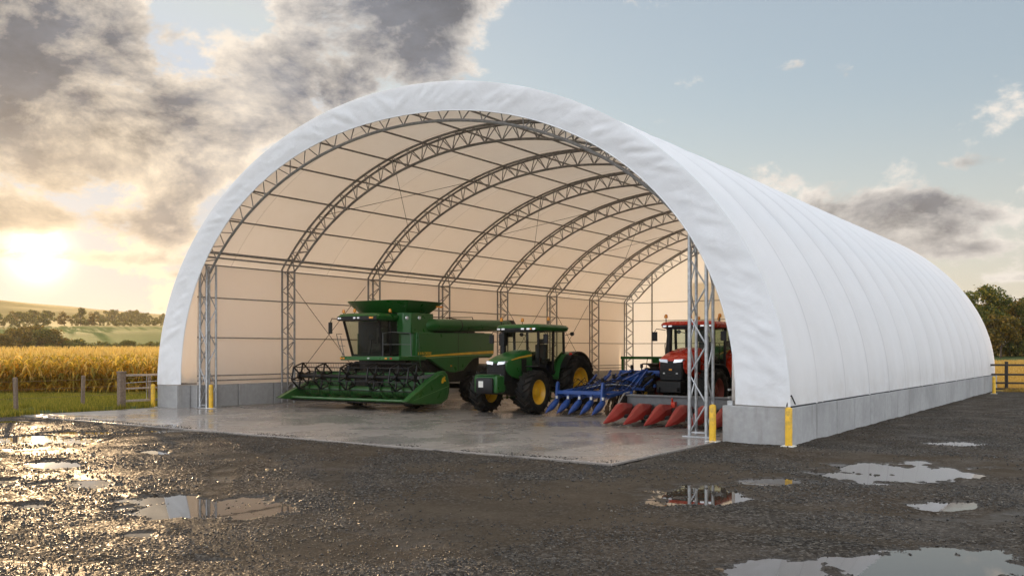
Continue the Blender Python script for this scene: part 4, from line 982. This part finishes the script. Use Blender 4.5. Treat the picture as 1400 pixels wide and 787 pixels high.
# loose stones lying on the yard
N = 170000
ts = 6.8*np.power(34/6.8, RNG.random(N)); us = RNG.uniform(-80, 1480, N)
sx = CAM[0]+FW[0]*ts+RT[0]*((us-700)/FPX*ts); sy = CAM[1]+FW[1]*ts+RT[1]*((us-700)/FPX*ts)
zb, md, _ = yard_height(sx, sy, False)
cl = fbm(sx*.8, sy*.8, 41, 3)
ok = (RNG.random(N) < np.clip((cl-.36)*4.2, .06, 1)*(1-.85*md)) & (zb > WL-.022) & (sx > XB+.3) & ~((sx < -1.75) & (sy > -5.8)) & ~((sx < .1) & (sy > -.1))
sx, sy, zb, ts = sx[ok], sy[ok], zb[ok], ts[ok]
m_ = 2600; ex_ = RNG.uniform(-25.5, -1.9, m_); ey_ = -5.66+np.abs(RNG.normal(0, .22, m_)); w_ = fbm(ex_*.6, ex_*0+3, 12, 3) > .42; ex_, ey_ = ex_[w_], ey_[w_]
sx = np.concatenate([sx, ex_]); sy = np.concatenate([sy, ey_]); zb = np.concatenate([zb, np.full(len(ex_), .016)]); ts = np.concatenate([ts, np.full(len(ex_), 14.0)]); n = len(sx)
ico = [(-.526,0,.851),(.526,0,.851),(-.526,0,-.851),(.526,0,-.851),(0,.851,.526),(0,.851,-.526),(0,-.851,.526),(0,-.851,-.526),(.851,.526,0),(-.851,.526,0),(.851,-.526,0),(-.851,-.526,0)]
icf = np.array([(0,1,4),(0,4,9),(9,4,5),(4,8,5),(4,1,8),(8,1,10),(8,10,3),(5,8,3),(5,3,2),(2,3,7),(7,3,10),(7,10,6),(7,6,11),(11,6,0),(0,6,1),(6,10,1),(9,11,0),(9,2,11),(9,5,2),(7,11,2)])
ico = np.array(ico)
size = (.004+.014*RNG.random(n)**2.8)*np.clip(ts/12, .8, 1.35)
sc = np.stack([size*RNG.uniform(.8, 1.5, n), size*RNG.uniform(.7, 1.2, n), size*RNG.uniform(.5, .85, n)], 1)
a = RNG.uniform(0, 2*PI, n); V = ico[None]*(1+RNG.uniform(-.22, .22, (n, 12, 1)))*sc[:, None, :]
V = np.stack([V[..., 0]*np.cos(a)[:, None]-V[..., 1]*np.sin(a)[:, None], V[..., 0]*np.sin(a)[:, None]+V[..., 1]*np.cos(a)[:, None], V[..., 2]], -1)
V += np.stack([sx, sy, zb+.006+size*.35], 1)[:, None, :]
Fs = (icf[None]+(np.arange(n)*12)[:, None, None]).reshape(-1, 3)
tag(np_mesh('loose_gravel', V.reshape(-1, 3), Fs, M['stone']), 'loose wet stones scattered over the gravel yard', 'gravel', kind='stuff')

# ------------------------------------------------------------------ vegetation builders
def blades(name, px, py, pz, hmin, hmax, w, per, mat, label, cat, lean=.5):
    n = len(px)*per
    bx = np.repeat(px, per)+RNG.normal(0, .05, n); by = np.repeat(py, per)+RNG.normal(0, .05, n); bz = np.repeat(pz, per)
    h = RNG.uniform(hmin, hmax, n); a = RNG.uniform(0, 2*PI, n); ln = RNG.uniform(.1, lean, n)*h; b = RNG.uniform(0, 2*PI, n)
    dx, dy = np.cos(a)*w/2, np.sin(a)*w/2; lx, ly = np.cos(b)*ln, np.sin(b)*ln
    V = np.stack([np.stack([bx-dx, by-dy, bz-.03], 1), np.stack([bx+dx, by+dy, bz-.03], 1), np.stack([bx+dx*.7+lx*.35, by+dy*.7+ly*.35, bz+h*.6], 1), np.stack([bx-dx*.7+lx*.35, by-dy*.7+ly*.35, bz+h*.6], 1), np.stack([bx+lx, by+ly, bz+h], 1)], 1)
    base = np.arange(n)*5
    F3 = np.concatenate([np.stack([base, base+1, base+2], 1), np.stack([base, base+2, base+3], 1), np.stack([base+3, base+2, base+4], 1)])
    return tag(np_mesh(name, V.reshape(-1, 3), F3, mat), label, cat, kind='stuff')
def tz(x, y):
    z, t, r, az, u, yd = terrain_h(x, y); return z+.03
# verge between the yard and the corn
n = 42000
vt = RNG.uniform(26, 49, n); vu = RNG.uniform(-260, 262, n)
vx = CAM[0]+FW[0]*vt+RT[0]*((vu-700)/FPX*vt); vy = CAM[1]+FW[1]*vt+RT[1]*((vu-700)/FPX*vt)
ok = (vx < XB+.35*np.sin(vy*1.1)+.25*np.sin(vy*3.7)+.1) & ((vx < -26.3) | (vy < -.3)) & (fbm(vx*.7, vy*.7, 4, 3) > .36)
ok &= ~((vx > -25.85) & (vy > -5.8))
vx, vy = vx[ok], vy[ok]
blades('grass_verge', vx, vy, tz(vx, vy), .06, .26, .016, 4, M['grass'], 'strip of green grass between the yard and the corn', 'grass')
n = 26000
vt = 50.5+RNG.random(n)**1.6*75; vu = RNG.uniform(1290, 1560, n)
vx = CAM[0]+FW[0]*vt+RT[0]*((vu-700)/FPX*vt); vy = CAM[1]+FW[1]*vt+RT[1]*((vu-700)/FPX*vt)
ok = ~((vt > 104) & (vt < 124)) & ~((vx < .6) & (vy < LEN+1))
vx, vy = vx[ok], vy[ok]
blades('stubble_field', vx, vy, tz(vx, vy), .08, .24, .03, 3, M['stubble'], 'golden stubble field beyond the dark fence', 'stubble')

# corn
def corn_mesh(seed, full=True):
    r = random.Random(seed); V = []; Fc = []; Mi = []
    H = r.uniform(1.9, 2.15)
    def quadstrip(pts, ws, mi):
        b = len(V)
        for (p, wv), w in zip(pts, ws):
            V.append((p[0]-wv[0]*w, p[1]-wv[1]*w, p[2])); V.append((p[0]+wv[0]*w, p[1]+wv[1]*w, p[2]))
        for i in range(len(pts)-1): Fc.append((b+2*i, b+2*i+1, b+2*i+3, b+2*i+2)); Mi.append(mi)
    nl = 11 if full else 6
    for d in ((1,0), (0,1)) if full else ((.7,.7),):
        quadstrip([((0,0,0), d), ((.01,.01,H*.5), d), ((.02,.0,H), d)], [.016, .013, .006], 0)
    for k in range(nl):
        z0 = (.18+.75*k/nl)*H if full else (.4+.52*k/nl)*H; a = (k % 2)*PI+r.uniform(-.7, .7); L = r.uniform(.5, .85)*(1-.35*abs(k/nl-.5)); d = (math.cos(a), math.sin(a)); w = (-d[1], d[0])
        up = r.uniform(.25, .55)*L; dr = r.uniform(.2, .9)*L*(1.2 if k < nl*.4 else .8)
        pts = [((d[0]*s_*L, d[1]*s_*L, z0+up*math.sin(s_*PI*.8)-dr*s_**2.2), w) for s_ in (0, .3, .6, .85, 1)]
        quadstrip(pts, [.03, .062, .054, .03, .004], 0)
    for k in range(5 if full else 3):
        a = r.uniform(0, 2*PI); L = r.uniform(.18, .32); d = (math.cos(a), math.sin(a))
        quadstrip([((.02, 0, H-.05), (-d[1], d[0])), ((.02+d[0]*L*.3, d[1]*L*.3, H+L*.7), (-d[1], d[0])), ((.02+d[0]*L*.55, d[1]*L*.55, H+L*.95), (-d[1], d[0]))], [.014, .012, .006], 1)
    if full:
        for k in range(2):
            a = r.uniform(0, 2*PI); d = (math.cos(a), math.sin(a)); z0 = r.uniform(.42, .58)*H
            quadstrip([((d[0]*.02, d[1]*.02, z0), (-d[1], d[0])), ((d[0]*.08, d[1]*.08, z0+.14), (-d[1], d[0])), ((d[0]*.11, d[1]*.11, z0+.28), (-d[1], d[0]))], [.025, .035, .01], 1)
    return np.array(V), np.array(Fc), np.array(Mi)
A0c = np.array(at(-330, 44.6)); A1c = np.array(at(250, 47.6)); dirc = A1c-A0c; Lc = float(np.hypot(*dirc)); dirc /= Lc; nrm = np.array((-dirc[1], dirc[0]))
protos = []
for s in range(5):
    V, Fc, Mi = corn_mesh(s); o = np_mesh('corn_plant', V, Fc, [M['corn'], M['tassel']], mat_idx=Mi); protos.append(o)
cnt = 0; s0 = Lc-10.6
for row in range(6):
    for k in range(50):
        s = s0+k*.215+random.uniform(-.06, .06); d = row*.62+random.uniform(-.08, .08)
        p = A0c+dirc*s+nrm*d
        if cnt < 5: o = protos[cnt]
        else: o = protos[random.randrange(5)].copy(); COL.objects.link(o)
        cnt += 1
        o.location = (p[0], p[1], float(tz(np.array([p[0]]), np.array([p[1]]))[0])); o.rotation_euler = (random.uniform(-.08, .08), random.uniform(-.08, .08), random.uniform(0, 6.28)); k_ = random.uniform(.86, 1.08); o.scale = (k_, k_, k_)
        tag(o, 'ripe yellow green corn plant in the front rows of the field behind the grass', 'corn plant', 'corn plants in the front rows')
def scatter(protos_np, P, sc, rot, name, mats, label, cat):
    Vs = []; Fs = []; Ms = []; b = 0
    k = RNG.integers(0, len(protos_np), len(P))
    for i, (V, Fc, Mi) in enumerate(protos_np):
        w = np.where(k == i)[0]
        c, s = np.cos(rot[w])[:, None], np.sin(rot[w])[:, None]
        Q = np.stack([V[None, :, 0]*c-V[None, :, 1]*s, V[None, :, 0]*s+V[None, :, 1]*c, np.broadcast_to(V[None, :, 2], (len(w), len(V)))], -1)*sc[w][:, None, None]+P[w][:, None, :]
        Vs.append(Q.reshape(-1, 3)); Fs.append((Fc[None]+(np.arange(len(w))*len(V))[:, None, None]).reshape(-1, 4)+b); Ms.append(np.tile(Mi, len(w))); b += len(w)*len(V)
    return tag(np_mesh(name, np.concatenate(Vs), np.concatenate(Fs), mats, mat_idx=np.concatenate(Ms)), label, cat, kind='stuff')
pts = []
for row in range(0, 105):
    d = row*.62 if row < 26 else 16+(row-26)*1.05
    step = .25 if row < 8 else .42
    for s in np.arange(-9, Lc+(2 if row < 8 else 16), step):
        if row < 6 and s0-.1 < s < s0+10.85: continue
        p = A0c+dirc*(s+random.uniform(-.1, .1))+nrm*(d+random.uniform(-.12, .12)); pts.append(p)
pts = np.array(pts); pts = pts[~((pts[:, 0] > -27.5) & (pts[:, 1] > -2))]
P3 = np.column_stack([pts, tz(pts[:, 0], pts[:, 1])])
scatter([corn_mesh(20+i, False) for i in range(4)], P3, RNG.uniform(.86, 1.08, len(P3)), RNG.uniform(0, 6.28, len(P3)), 'corn_field', [M['corn'], M['tassel']], 'wide golden corn field stretching away behind the front rows', 'corn field')

# trees: tapered trunk and limbs, crown of leaf faces in clumps
def crown_np(seed, H, W, n, leaf, base=.22, lobes=14):
    r = np.random.default_rng(seed)
    cs = []; 
    for i in range(lobes):
        f = r.random(); zc = base+.1+(.86-base)*f; rad = W*.5*(1-.75*abs(f-.38)**1.2)*np.sqrt(r.random())*.85; a = r.uniform(0, 2*PI)
        cs.append((rad*np.cos(a), rad*np.sin(a), zc*H, W*r.uniform(.13, .25)))
    cs.append((0, 0, .86*H, W*.16)); cs = np.array(cs)
    k = r.integers(0, len(cs), n); d = r.normal(size=(n, 3)); d /= np.linalg.norm(d, axis=1)[:, None]; rr = r.random(n)**.42
    sub = (fbm(d[:, 0]*3+k*7, d[:, 1]*3+d[:, 2]*2, seed, 2)); rr = rr*(.7+.55*sub)
    c = cs[k, :3]+d*rr[:, None]*cs[k, 3][:, None]*np.array((1, 1, .8))
    nr = d+r.normal(0, .8, (n, 3)); nr /= np.linalg.norm(nr, axis=1)[:, None]
    t = np.cross(nr, r.normal(size=(n, 3))); t /= np.linalg.norm(t, axis=1)[:, None]; b = np.cross(nr, t)
    s = leaf*r.uniform(.6, 1.3, n)[:, None]
    V = np.stack([c-t*s, c-b*s*.6+nr*s*.15, c+t*s, c+b*s*.6+nr*s*.15], 1).reshape(-1, 3)
    F_ = np.arange(n*4).reshape(-1, 4); return V, F_, cs
def trunk_mb(cs, H, W, base, tr):
    mb = MB(); mb.tube([(0, 0, -.3), (0, 0, H*base*.6), (W*.02, 0, H*.5), (0, W*.02, H*.8)], [tr, tr*.8, tr*.5, tr*.15], 8)
    for c in cs[:9]:
        z0 = min(H*.62, max(H*base*.8, c[2]-W*.25)); mb.tube([(0, 0, z0), (c[0]*.5, c[1]*.5, (z0+c[2])/2+.1), (c[0], c[1], c[2])], [tr*.38, tr*.25, tr*.06], 6, cap=False)
    return mb
TREES = {}
def tree(key, label, group, loc, s=1.0, rz=0.0, name='tree', cat='tree', sz=1.0):
    if key not in TREES:
        seed, H, W, n, leaf, base, mat = TKIND[key]
        V, F_, cs = crown_np(seed, H, W, n, leaf, base)
        e = empty(name); tk = trunk_mb(cs, H, W, base, H*.028).build('trunk', M['bark'], e, smooth=60); np_mesh('crown', V, F_, mat, e); TREES[key] = e
    else: e = copy_tree(TREES[key])
    x, y = loc; e.name = name
    e.location = (x, y, float(tz(np.array([x]), np.array([y]))[0])-.1); e.scale = (s, s, s*sz); e.rotation_euler.z = rz
    return tag(e, label, cat, group)
TKIND = {'oak': (1, 8.5, 11, 5200, .26, .10, M['leaf']), 'tall': (2, 12.5, 9.0, 5200, .24, .30, M['leaf']), 'tallgold': (3, 11.5, 8.5, 5200, .24, .26, M['leafgold']), 'gold': (4, 9, 9.5, 4200, .30, .08, M['leafgold']),
         'bush': (5, 4.2, 6.0, 1600, .26, .03, M['leaf']), 'far': (6, 10, 8.5, 1500, .45, .08, M['leaf']), 'farg': (7, 9.5, 8, 1500, .45, .10, M['leafgold'])}
gR = 'tall trees behind the stubble field'
for key, u, t, s, sz, rz, lb in (('tall', 1322, 118, .70, 1.0, 0, 'slim tree rising just above the far end of the white roof'), ('tall', 1352, 122, .76, 1.0, 2.1, 'tallest of the dark trees beyond the far shelter end'),
                            ('tallgold', 1338, 126, .7, .95, 4, 'golden tree standing behind the two tall dark trees at the shelter end'), ('gold', 1368, 116, .62, .95, 1, 'low golden leafed tree at the field edge in front of the tall trees'),
                            ('tallgold', 1388, 124, .68, 1.0, 2.4, 'broad dark tree with golden top, right of the tree line gap'), ('tall', 1418, 120, .66, 1, 5, 'tree partly cut off by the right edge of the photo'), ('tall', 1300, 124, .66, 1, 4.4, 'tree mostly hidden behind the white roof at the far end'),
                            ('tall', 1378, 134, .62, 1, 3.3, 'dark tree set back in the gap of the tree line by the field'), ('tallgold', 1450, 122, .7, 1, 1.2, 'golden tree outside the right edge, at the end of the tree line')):
    tree(key, lb, gR, at(u, t), s, rz, 'tall_tree', sz=sz)
def bushes(name, specs, label, cat='hedge'):
    Vs = []; Fs = []; b = 0
    for i, (x, y, s, kd) in enumerate(specs):
        sd, H, W, n, leaf, base, mt = TKIND[kd]; V, F_, cs = crown_np(100+i % 7, H, W, max(150, n//3), leaf*1.4, .02)
        a = i*1.7; c, s_ = math.cos(a), math.sin(a); V = np.stack([V[:, 0]*c-V[:, 1]*s_, V[:, 0]*s_+V[:, 1]*c, V[:, 2]], 1)*s+np.array((x, y, float(tz(np.array([x]), np.array([y]))[0])-.3*s))
        Vs.append(V); Fs.append(F_+b); b += len(V)
    return tag(np_mesh(name, np.concatenate(Vs), np.concatenate(Fs), M['leaf']), label, cat)
bushes('hedge', [(*at(1290+i*9, 126+3*math.sin(i)), .75+.2*math.sin(i*2.3), 'bush') for i in range(22)], 'dark undergrowth hedge along the foot of the tall trees behind the stubble field')
gL = 'trees in the valley behind the corn'
for key, u, t, s, sz, rz, lb in (('oak', 181, 238, .66, .62, .4, 'round dark oak standing alone at the foot of the green field'), ('oak', 232, 225, .60, .72, 2, 'dark tree half hidden behind the left edge of the white shelter'),
                            ('gold', 2, 215, .72, .8, 1, 'golden bushy tree at the left edge of the photo behind the corn'), ('gold', 26, 222, .88, .80, 2.2, 'sun glazed tree, second in the clump below the low sun'), ('oak', 50, 228, .92, .80, 3.4, 'broadest hazy tree in the middle of the clump below the low sun'),
                            ('gold', 74, 232, .85, .78, 4.4, 'hazy tree at the right shoulder of the clump behind the corn'), ('oak', 92, 230, .60, .68, 5.4, 'smaller round tree at the right end of the hazy clump behind the corn'), ('bush', 106, 236, .95, .9, 0, 'bushy tree just right of the hazy clump, above the corn'),
                            ('oak', 200, 240, .34, .6, 1.2, 'low rounded bush tree beside the lone oak'), ('oak', -22, 225, .9, .8, 1.7, 'tree outside the left edge, continuing the clump'), ('gold', 40, 240, .9, .82, 5.9, 'taller tree rising from the back of the hazy clump')):
    tree(key, lb, gL, at(u, t), s, rz, 'valley_tree', sz=sz)
gM = 'trees on the hillside hedges'
for u, t, s, sz, kd, lb in ((110, 495, .95, 1.0, 'far', 'lone tree on the hedge line at the top of the green field, nearer the sun'), (128, 500, .8, .9, 'farg', 'second lone tree on the hedge line, right of the first'), (65, 500, 1.0, .8, 'far', 'hazy tree at the end of the hedge line under the sun'), (88, 500, 1.0, .75, 'farg', 'hazy tree between the sun glow and the lone hedge tree'),
                        (45, 510, 1.0, .8, 'far', 'hazy tree deep in the sun glow on the hillside'), (108, 735, .8, .7, 'far', 'small far tree on the skyline slope beside the hilltop wood'), (123, 730, .5, .8, 'farg', 'tiny far tree just left of the hilltop wood'), (200, 690, .8, 1.0, 'far', 'single far tree right of the hilltop wood'),
                        (20, 520, .9, .8, 'farg', 'tree at the left edge of the hillside in the golden haze')):
    tree(kd, lb, gM, at(u, t), s, u*.3, 'hillside_tree', sz=sz)
bushes('hedge', [(*at(100+i*6, 492+9*math.sin(i*.4)), .65+.25*math.sin(i*2.1), 'bush') for i in range(27)], 'thin hedge along the top of the green hillside field')
bushes('hedge', [(*at(-40+i*7, 244+4*math.sin(i*1.3)), .55+.28*math.sin(i*1.9)*math.sin(i*.7), 'bush') for i in range(42)], 'dark hedge along the bottom of the valley just above the corn')
def wood(specs, label):
    o = bushes('hilltop_wood', specs, label, 'wood'); return tag(o, kind='stuff')
wood([(*at(133+i*3.4, 712+10*math.sin(i*1.7)), random.uniform(.55, 1.1), 'far') for i in range(20)], 'rounded wood on the hilltop left of the shelter')
wood([(*at(206+i*4, 700+8*math.sin(i*1.3)), random.uniform(.4, .85), 'far') for i in range(16)], 'long low wood on the skyline meeting the white shelter')
wood([(*at(-60+i*6.5, 470+14*math.sin(i*1.3)), random.uniform(.35, .85), 'far') for i in range(20)], 'hazy wood on the slope under the low sun')

# ------------------------------------------------------------------ fences and gate
def post(h, w, mat, parent, name='post', cap=False):
    mb = MB(); mb.box((0, 0, h/2-.15), (w, w, h+.3))
    if cap: mb.box((0, 0, h+.02), (w+.05, w+.05, .05))
    return mb.build(name, mat, parent, bevel=.012)
wf = tag(empty('wire_fence', (*at(113, 38.3), 0)), 'weathered wooden posts and thin wires along the grass in front of the corn', 'fence')
wp = [at(-210, 31.5), at(-90, 33.0), at(22, 34.9), at(113, 37.6), at(205, 40.2)]
wl = Vector(wf.location)
for i, (x, y) in enumerate(wp):
    p = post(1.28, .13, M['wood'], wf); p.location = (x-wl.x, y-wl.y, 0); p.rotation_euler = (.03*math.sin(i*3), .04*math.cos(i*5), i)
for z in (.45, .8, 1.12):
    mb = MB(); mb.tube([(x-wl.x, y-wl.y, z-(.0 if j % 2 == 0 else .02)) for j, (x, y) in enumerate(wp)], .006, 5); mb.build('wire', M['rust'], wf)
gp_ = at(166, 35.9); g = tag(post(1.45, .24, M['wood'], None, 'gate_post', True), 'thick square wooden gate post at the edge of the slab', 'gate post'); g.location = (*gp_, 0)
g1 = at(245, 38.2); gt_ = empty('gate', (*gp_, 0)); tag(gt_, 'pale wooden rail gate between the thick post and the concrete stub', 'gate')
dx, dy = g1[0]-gp_[0], g1[1]-gp_[1]
for z, h in ((1.33, .09), (.80, .07), (.30, .09)):
    mb = MB(); mb.bar((dx*.04, dy*.04, z), (dx, dy, z), .05, h); mb.build('rail', M['palewood'], gt_, bevel=.01)
mb = MB(); mb.tube([(dx*.05, dy*.05, 1.02), (dx*.5, dy*.5, 1.06), (dx, dy, 1.1)], .014, 6); 
for k in (.42, .62, .8, .95): mb.tube([(dx*k, dy*k, .3), (dx*k, dy*k, 1.33)], .008, 5)
mb.build('gate_wire', M['steel'], gt_)
mb = MB(); mb.bar((dx, dy, .1), (dx, dy, 1.4), .1); mb.build('gate_stile', M['wood'], gt_, bevel=.01)
fr = [at(1330, 51.6), at(1376, 51.0), at(1440, 50.4), at(1510, 50.0), at(1590, 49.5)]
rf = tag(empty('rail_fence', (*fr[1], 0)), 'dark stained post and rail fence in front of the golden stubble field', 'fence')
for i, (x, y) in enumerate(fr):
    p = post(1.72 if i == 1 else 1.62, .17, M['darkwood'], rf); p.location = (x-fr[1][0], y-fr[1][1], 0)
for z in (1.52, .98, .50, .16):
    for i in range(len(fr)-1):
        a, b = fr[i], fr[i+1]; mb = MB(); mb.bar((a[0]-fr[1][0], a[1]-fr[1][1]-.08, z), (b[0]-fr[1][0], b[1]-fr[1][1]-.08, z), .045, .11); mb.build('rail', M['darkwood'], rf, bevel=.008)

# ================================================================== LIGHT, SKY, AIR
SUN_U, SUN_EL = 52, 5.4
saz = math.degrees(math.atan((SUN_U-700)/FPX))           # from the camera axis, negative = left
# direction to the sun in world coordinates
sd_ = Vector((*(FW*math.cos(R_(saz))+RT*math.sin(R_(saz))), 0)).normalized()*math.cos(R_(SUN_EL)); sd_.z = math.sin(R_(SUN_EL))
sl = bpy.data.lights.new('sun', 'SUN'); sl.energy = 4.6; sl.angle = R_(.55); sl.color = (1.0, .67, .36)
so = bpy.data.objects.new('sun', sl); COL.objects.link(so); so.rotation_euler = sd_.to_track_quat('Z', 'Y').to_euler(); so.location = (-40, 20, 40)
W = bpy.data.worlds.new('World'); SC.world = W; W.use_nodes = True
t = NT(W.node_tree)
sky = t.n('ShaderNodeTexSky', sky_type='NISHITA'); sky.sun_disc = False; sky.sun_elevation = R_(SUN_EL)
sky.sun_rotation = math.atan2(sd_.x, sd_.y); sky.altitude = 100; sky.air_density = 1.0; sky.dust_density = .7; sky.ozone_density = 1.0
STR = .10
dirv = t.n('ShaderNodeTexCoord').outputs['Generated']
sp = t.n('ShaderNodeSeparateXYZ'); t.set(sp, 0, dirv); zc = sp.outputs[2]
fa = t.vm('DOT_PRODUCT', dirv, (FW[0], FW[1], 0)); ra = t.vm('DOT_PRODUCT', dirv, (RT[0], RT[1], 0))
az = t.math('MULTIPLY', t.math('ARCTAN2', ra, fa), 180/PI); el = t.math('MULTIPLY', t.math('ARCSINE', zc), 180/PI)
sdot = t.vm('DOT_PRODUCT', dirv, tuple(sd_))
def blob(u, v, ru, rv, amp):
    a0 = math.degrees(math.atan((u-700)/FPX)); c = math.cos(math.radians(a0)); e0 = math.degrees(math.atan((VH-v)/FPX*c)); wa = math.degrees(ru/FPX*c*c); we = math.degrees(rv/FPX*c)
    q = t.math('ADD', t.math('POWER', t.math('DIVIDE', t.math('SUBTRACT', az, a0), wa), 2), t.math('POWER', t.math('DIVIDE', t.math('SUBTRACT', el, e0), we), 2))
    return t.math('MULTIPLY', t.math('EXPONENT', t.math('MULTIPLY', q, -1.0)), amp)
BLOBS = [(110, 120, 300, 120, .78), (270, 200, 120, 70, .56), (40, 200, 110, 70, .52), (560, 60, 120, 110, .66), (640, 20, 80, 60, .2), (90, 300, 190, 26, .50), (230, 318, 90, 20, .25), (110, 352, 190, 12, .42), (240, 375, 50, 6, .25),
         (1290, 285, 180, 48, .80), (1375, 155, 60, 32, .50), (1345, 217, 75, 11, .32), (1090, 88, 24, 11, .27), (1160, 100, 24, 14, .3), (1350, 100, 34, 12, .33), (360, 90, 60, 50, .12), (60, 20, 200, 50, .2), (1340, 340, 50, 8, .2), (1390, 380, 60, 7, .22)]
cov = None
for b in BLOBS:
    x = blob(*b); cov = x if cov is None else t.math('ADD', cov, x)
# added bright cloud bank out of view, overhead and behind, to light the fabric
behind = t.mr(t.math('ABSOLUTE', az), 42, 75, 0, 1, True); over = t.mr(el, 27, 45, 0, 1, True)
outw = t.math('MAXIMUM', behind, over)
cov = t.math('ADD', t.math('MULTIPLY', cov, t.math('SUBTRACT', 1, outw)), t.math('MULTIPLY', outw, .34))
mp = t.n('ShaderNodeMapping'); t.set(mp, 'Vector', dirv); t.set(mp, 'Scale', (1, 1, 1.7))
def dens(vec):
    w = t.noise(vec, 3.2, 2, .5)
    n1 = t.noise(vec, 6.5, 10, .62, .15); return n1
off = t.vm('ADD', mp.outputs[0], tuple(v*.035 for v in (sd_.x, sd_.y, sd_.z*1.7+.55)))
n1 = dens(mp.outputs[0]); n2 = dens(off)
big = t.noise(mp.outputs[0], 2.6, 3, .5)
D = t.math('ADD', t.math('MULTIPLY', t.math('SUBTRACT', n1, .5), 2.7), t.math('SUBTRACT', cov, .24))
D = t.math('ADD', D, t.math('MULTIPLY', t.math('SUBTRACT', big, .5), .9))
alpha = t.mr(D, -.03, .22, 0, 1, True)
thick = t.mr(D, .05, .46, 0, 1, True)
lit = t.math('ADD', t.math('MULTIPLY', t.math('SUBTRACT', 1, thick), .80), t.math('MULTIPLY', t.math('SUBTRACT', n1, n2), 4.0))
lit = t.math('ADD', lit, .06, clamp=True)
sunp = t.math('POWER', t.math('MAXIMUM', sdot, 0), 30.0); sunc = t.math('POWER', t.math('MAXIMUM', sdot, 0), 130.0)
edgec = t.mix(sunp, (.88, .83, .77), (1.15, .94, .68)); corec = t.mix(sunc, (.185, .205, .245), (.46, .37, .27))
low = t.mr(el, 2, 15, 1, 0)
corec = t.mix(t.math('MULTIPLY', low, .45), corec, (.40, .34, .29))
corec = t.vm('SCALE', corec, scale=t.mr(t.noise(mp.outputs[0], 9, 6, .6), .3, .7, .72, 1.45))
cc = t.mix(lit, corec, edgec)
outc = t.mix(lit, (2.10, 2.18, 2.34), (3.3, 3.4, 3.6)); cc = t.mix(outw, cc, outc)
skyc = t.vm('SCALE', sky.outputs[0], scale=STR)
skyc = t.vm('MULTIPLY', skyc, (1.75, 1.85, 1.95))
skyc = t.vm('MINIMUM', skyc, (.74, .79, .86))
skyc = t.mix(.5, skyc, (.52, .60, .69))
hz = t.mr(el, -2, 17, 1, 0, True)
skyc = t.mix(t.math('MULTIPLY', hz, .75), skyc, (.78, .70, .61))
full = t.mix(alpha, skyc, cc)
g1_ = t.math('MULTIPLY', t.math('POWER', t.math('MAXIMUM', sdot, 0), 4500.0), 3.0); g2_ = t.math('MULTIPLY', t.math('POWER', t.math('MAXIMUM', sdot, 0), 220.0), .20)
gl = t.vm('SCALE', (1.0, .80, .50), scale=g1_); gl2 = t.vm('SCALE', (1.0, .66, .30), scale=g2_)
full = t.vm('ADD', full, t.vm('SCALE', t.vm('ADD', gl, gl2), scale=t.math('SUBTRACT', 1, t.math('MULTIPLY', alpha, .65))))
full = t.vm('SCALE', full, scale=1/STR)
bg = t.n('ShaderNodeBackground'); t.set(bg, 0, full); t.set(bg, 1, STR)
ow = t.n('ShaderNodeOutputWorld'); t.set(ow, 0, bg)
W.cycles.sampling_method = 'MANUAL'; W.cycles.sample_map_resolution = 1024
# haze: one closed box of even air
m, h = newmat('haze_air'); pv = h.n('ShaderNodeVolumePrincipled'); h.set(pv, 'Color', (1.0, .86, .62)); h.set(pv, 'Density', .00015); h.set(pv, 'Anisotropy', .45)
oo = h.n('ShaderNodeOutputMaterial'); h.t.links.new(pv.outputs[0], oo.inputs['Volume'])
try: m.cycles.homogeneous_volume = True
except Exception: pass
mb = MB(); c0 = CAM[:2]+FW*500; 
mb.b2((-1900, -400, -1.5), (900, 1900, 95)); tag(mb.build('haze', m, smooth=0), 'golden evening haze over the fields', 'haze', kind='stuff')

SC.render.engine = 'CYCLES'; SC.cycles.use_denoising = True
try: SC.cycles.denoiser = 'OPENIMAGEDENOISE'; SC.cycles.denoising_input_passes = 'RGB_ALBEDO_NORMAL'
except Exception: pass
SC.cycles.max_bounces = 8; SC.cycles.diffuse_bounces = 5; SC.cycles.glossy_bounces = 3; SC.cycles.transmission_bounces = 5; SC.cycles.transparent_max_bounces = 10; SC.cycles.volume_bounces = 0
SC.cycles.sample_clamp_indirect = 6; SC.cycles.caustics_reflective = False; SC.cycles.caustics_refractive = False
SC.view_settings.view_transform = 'Standard'; SC.view_settings.look = 'None'; SC.view_settings.exposure = 0; SC.view_settings.gamma = 1; SC.view_settings.use_curve_mapping = False
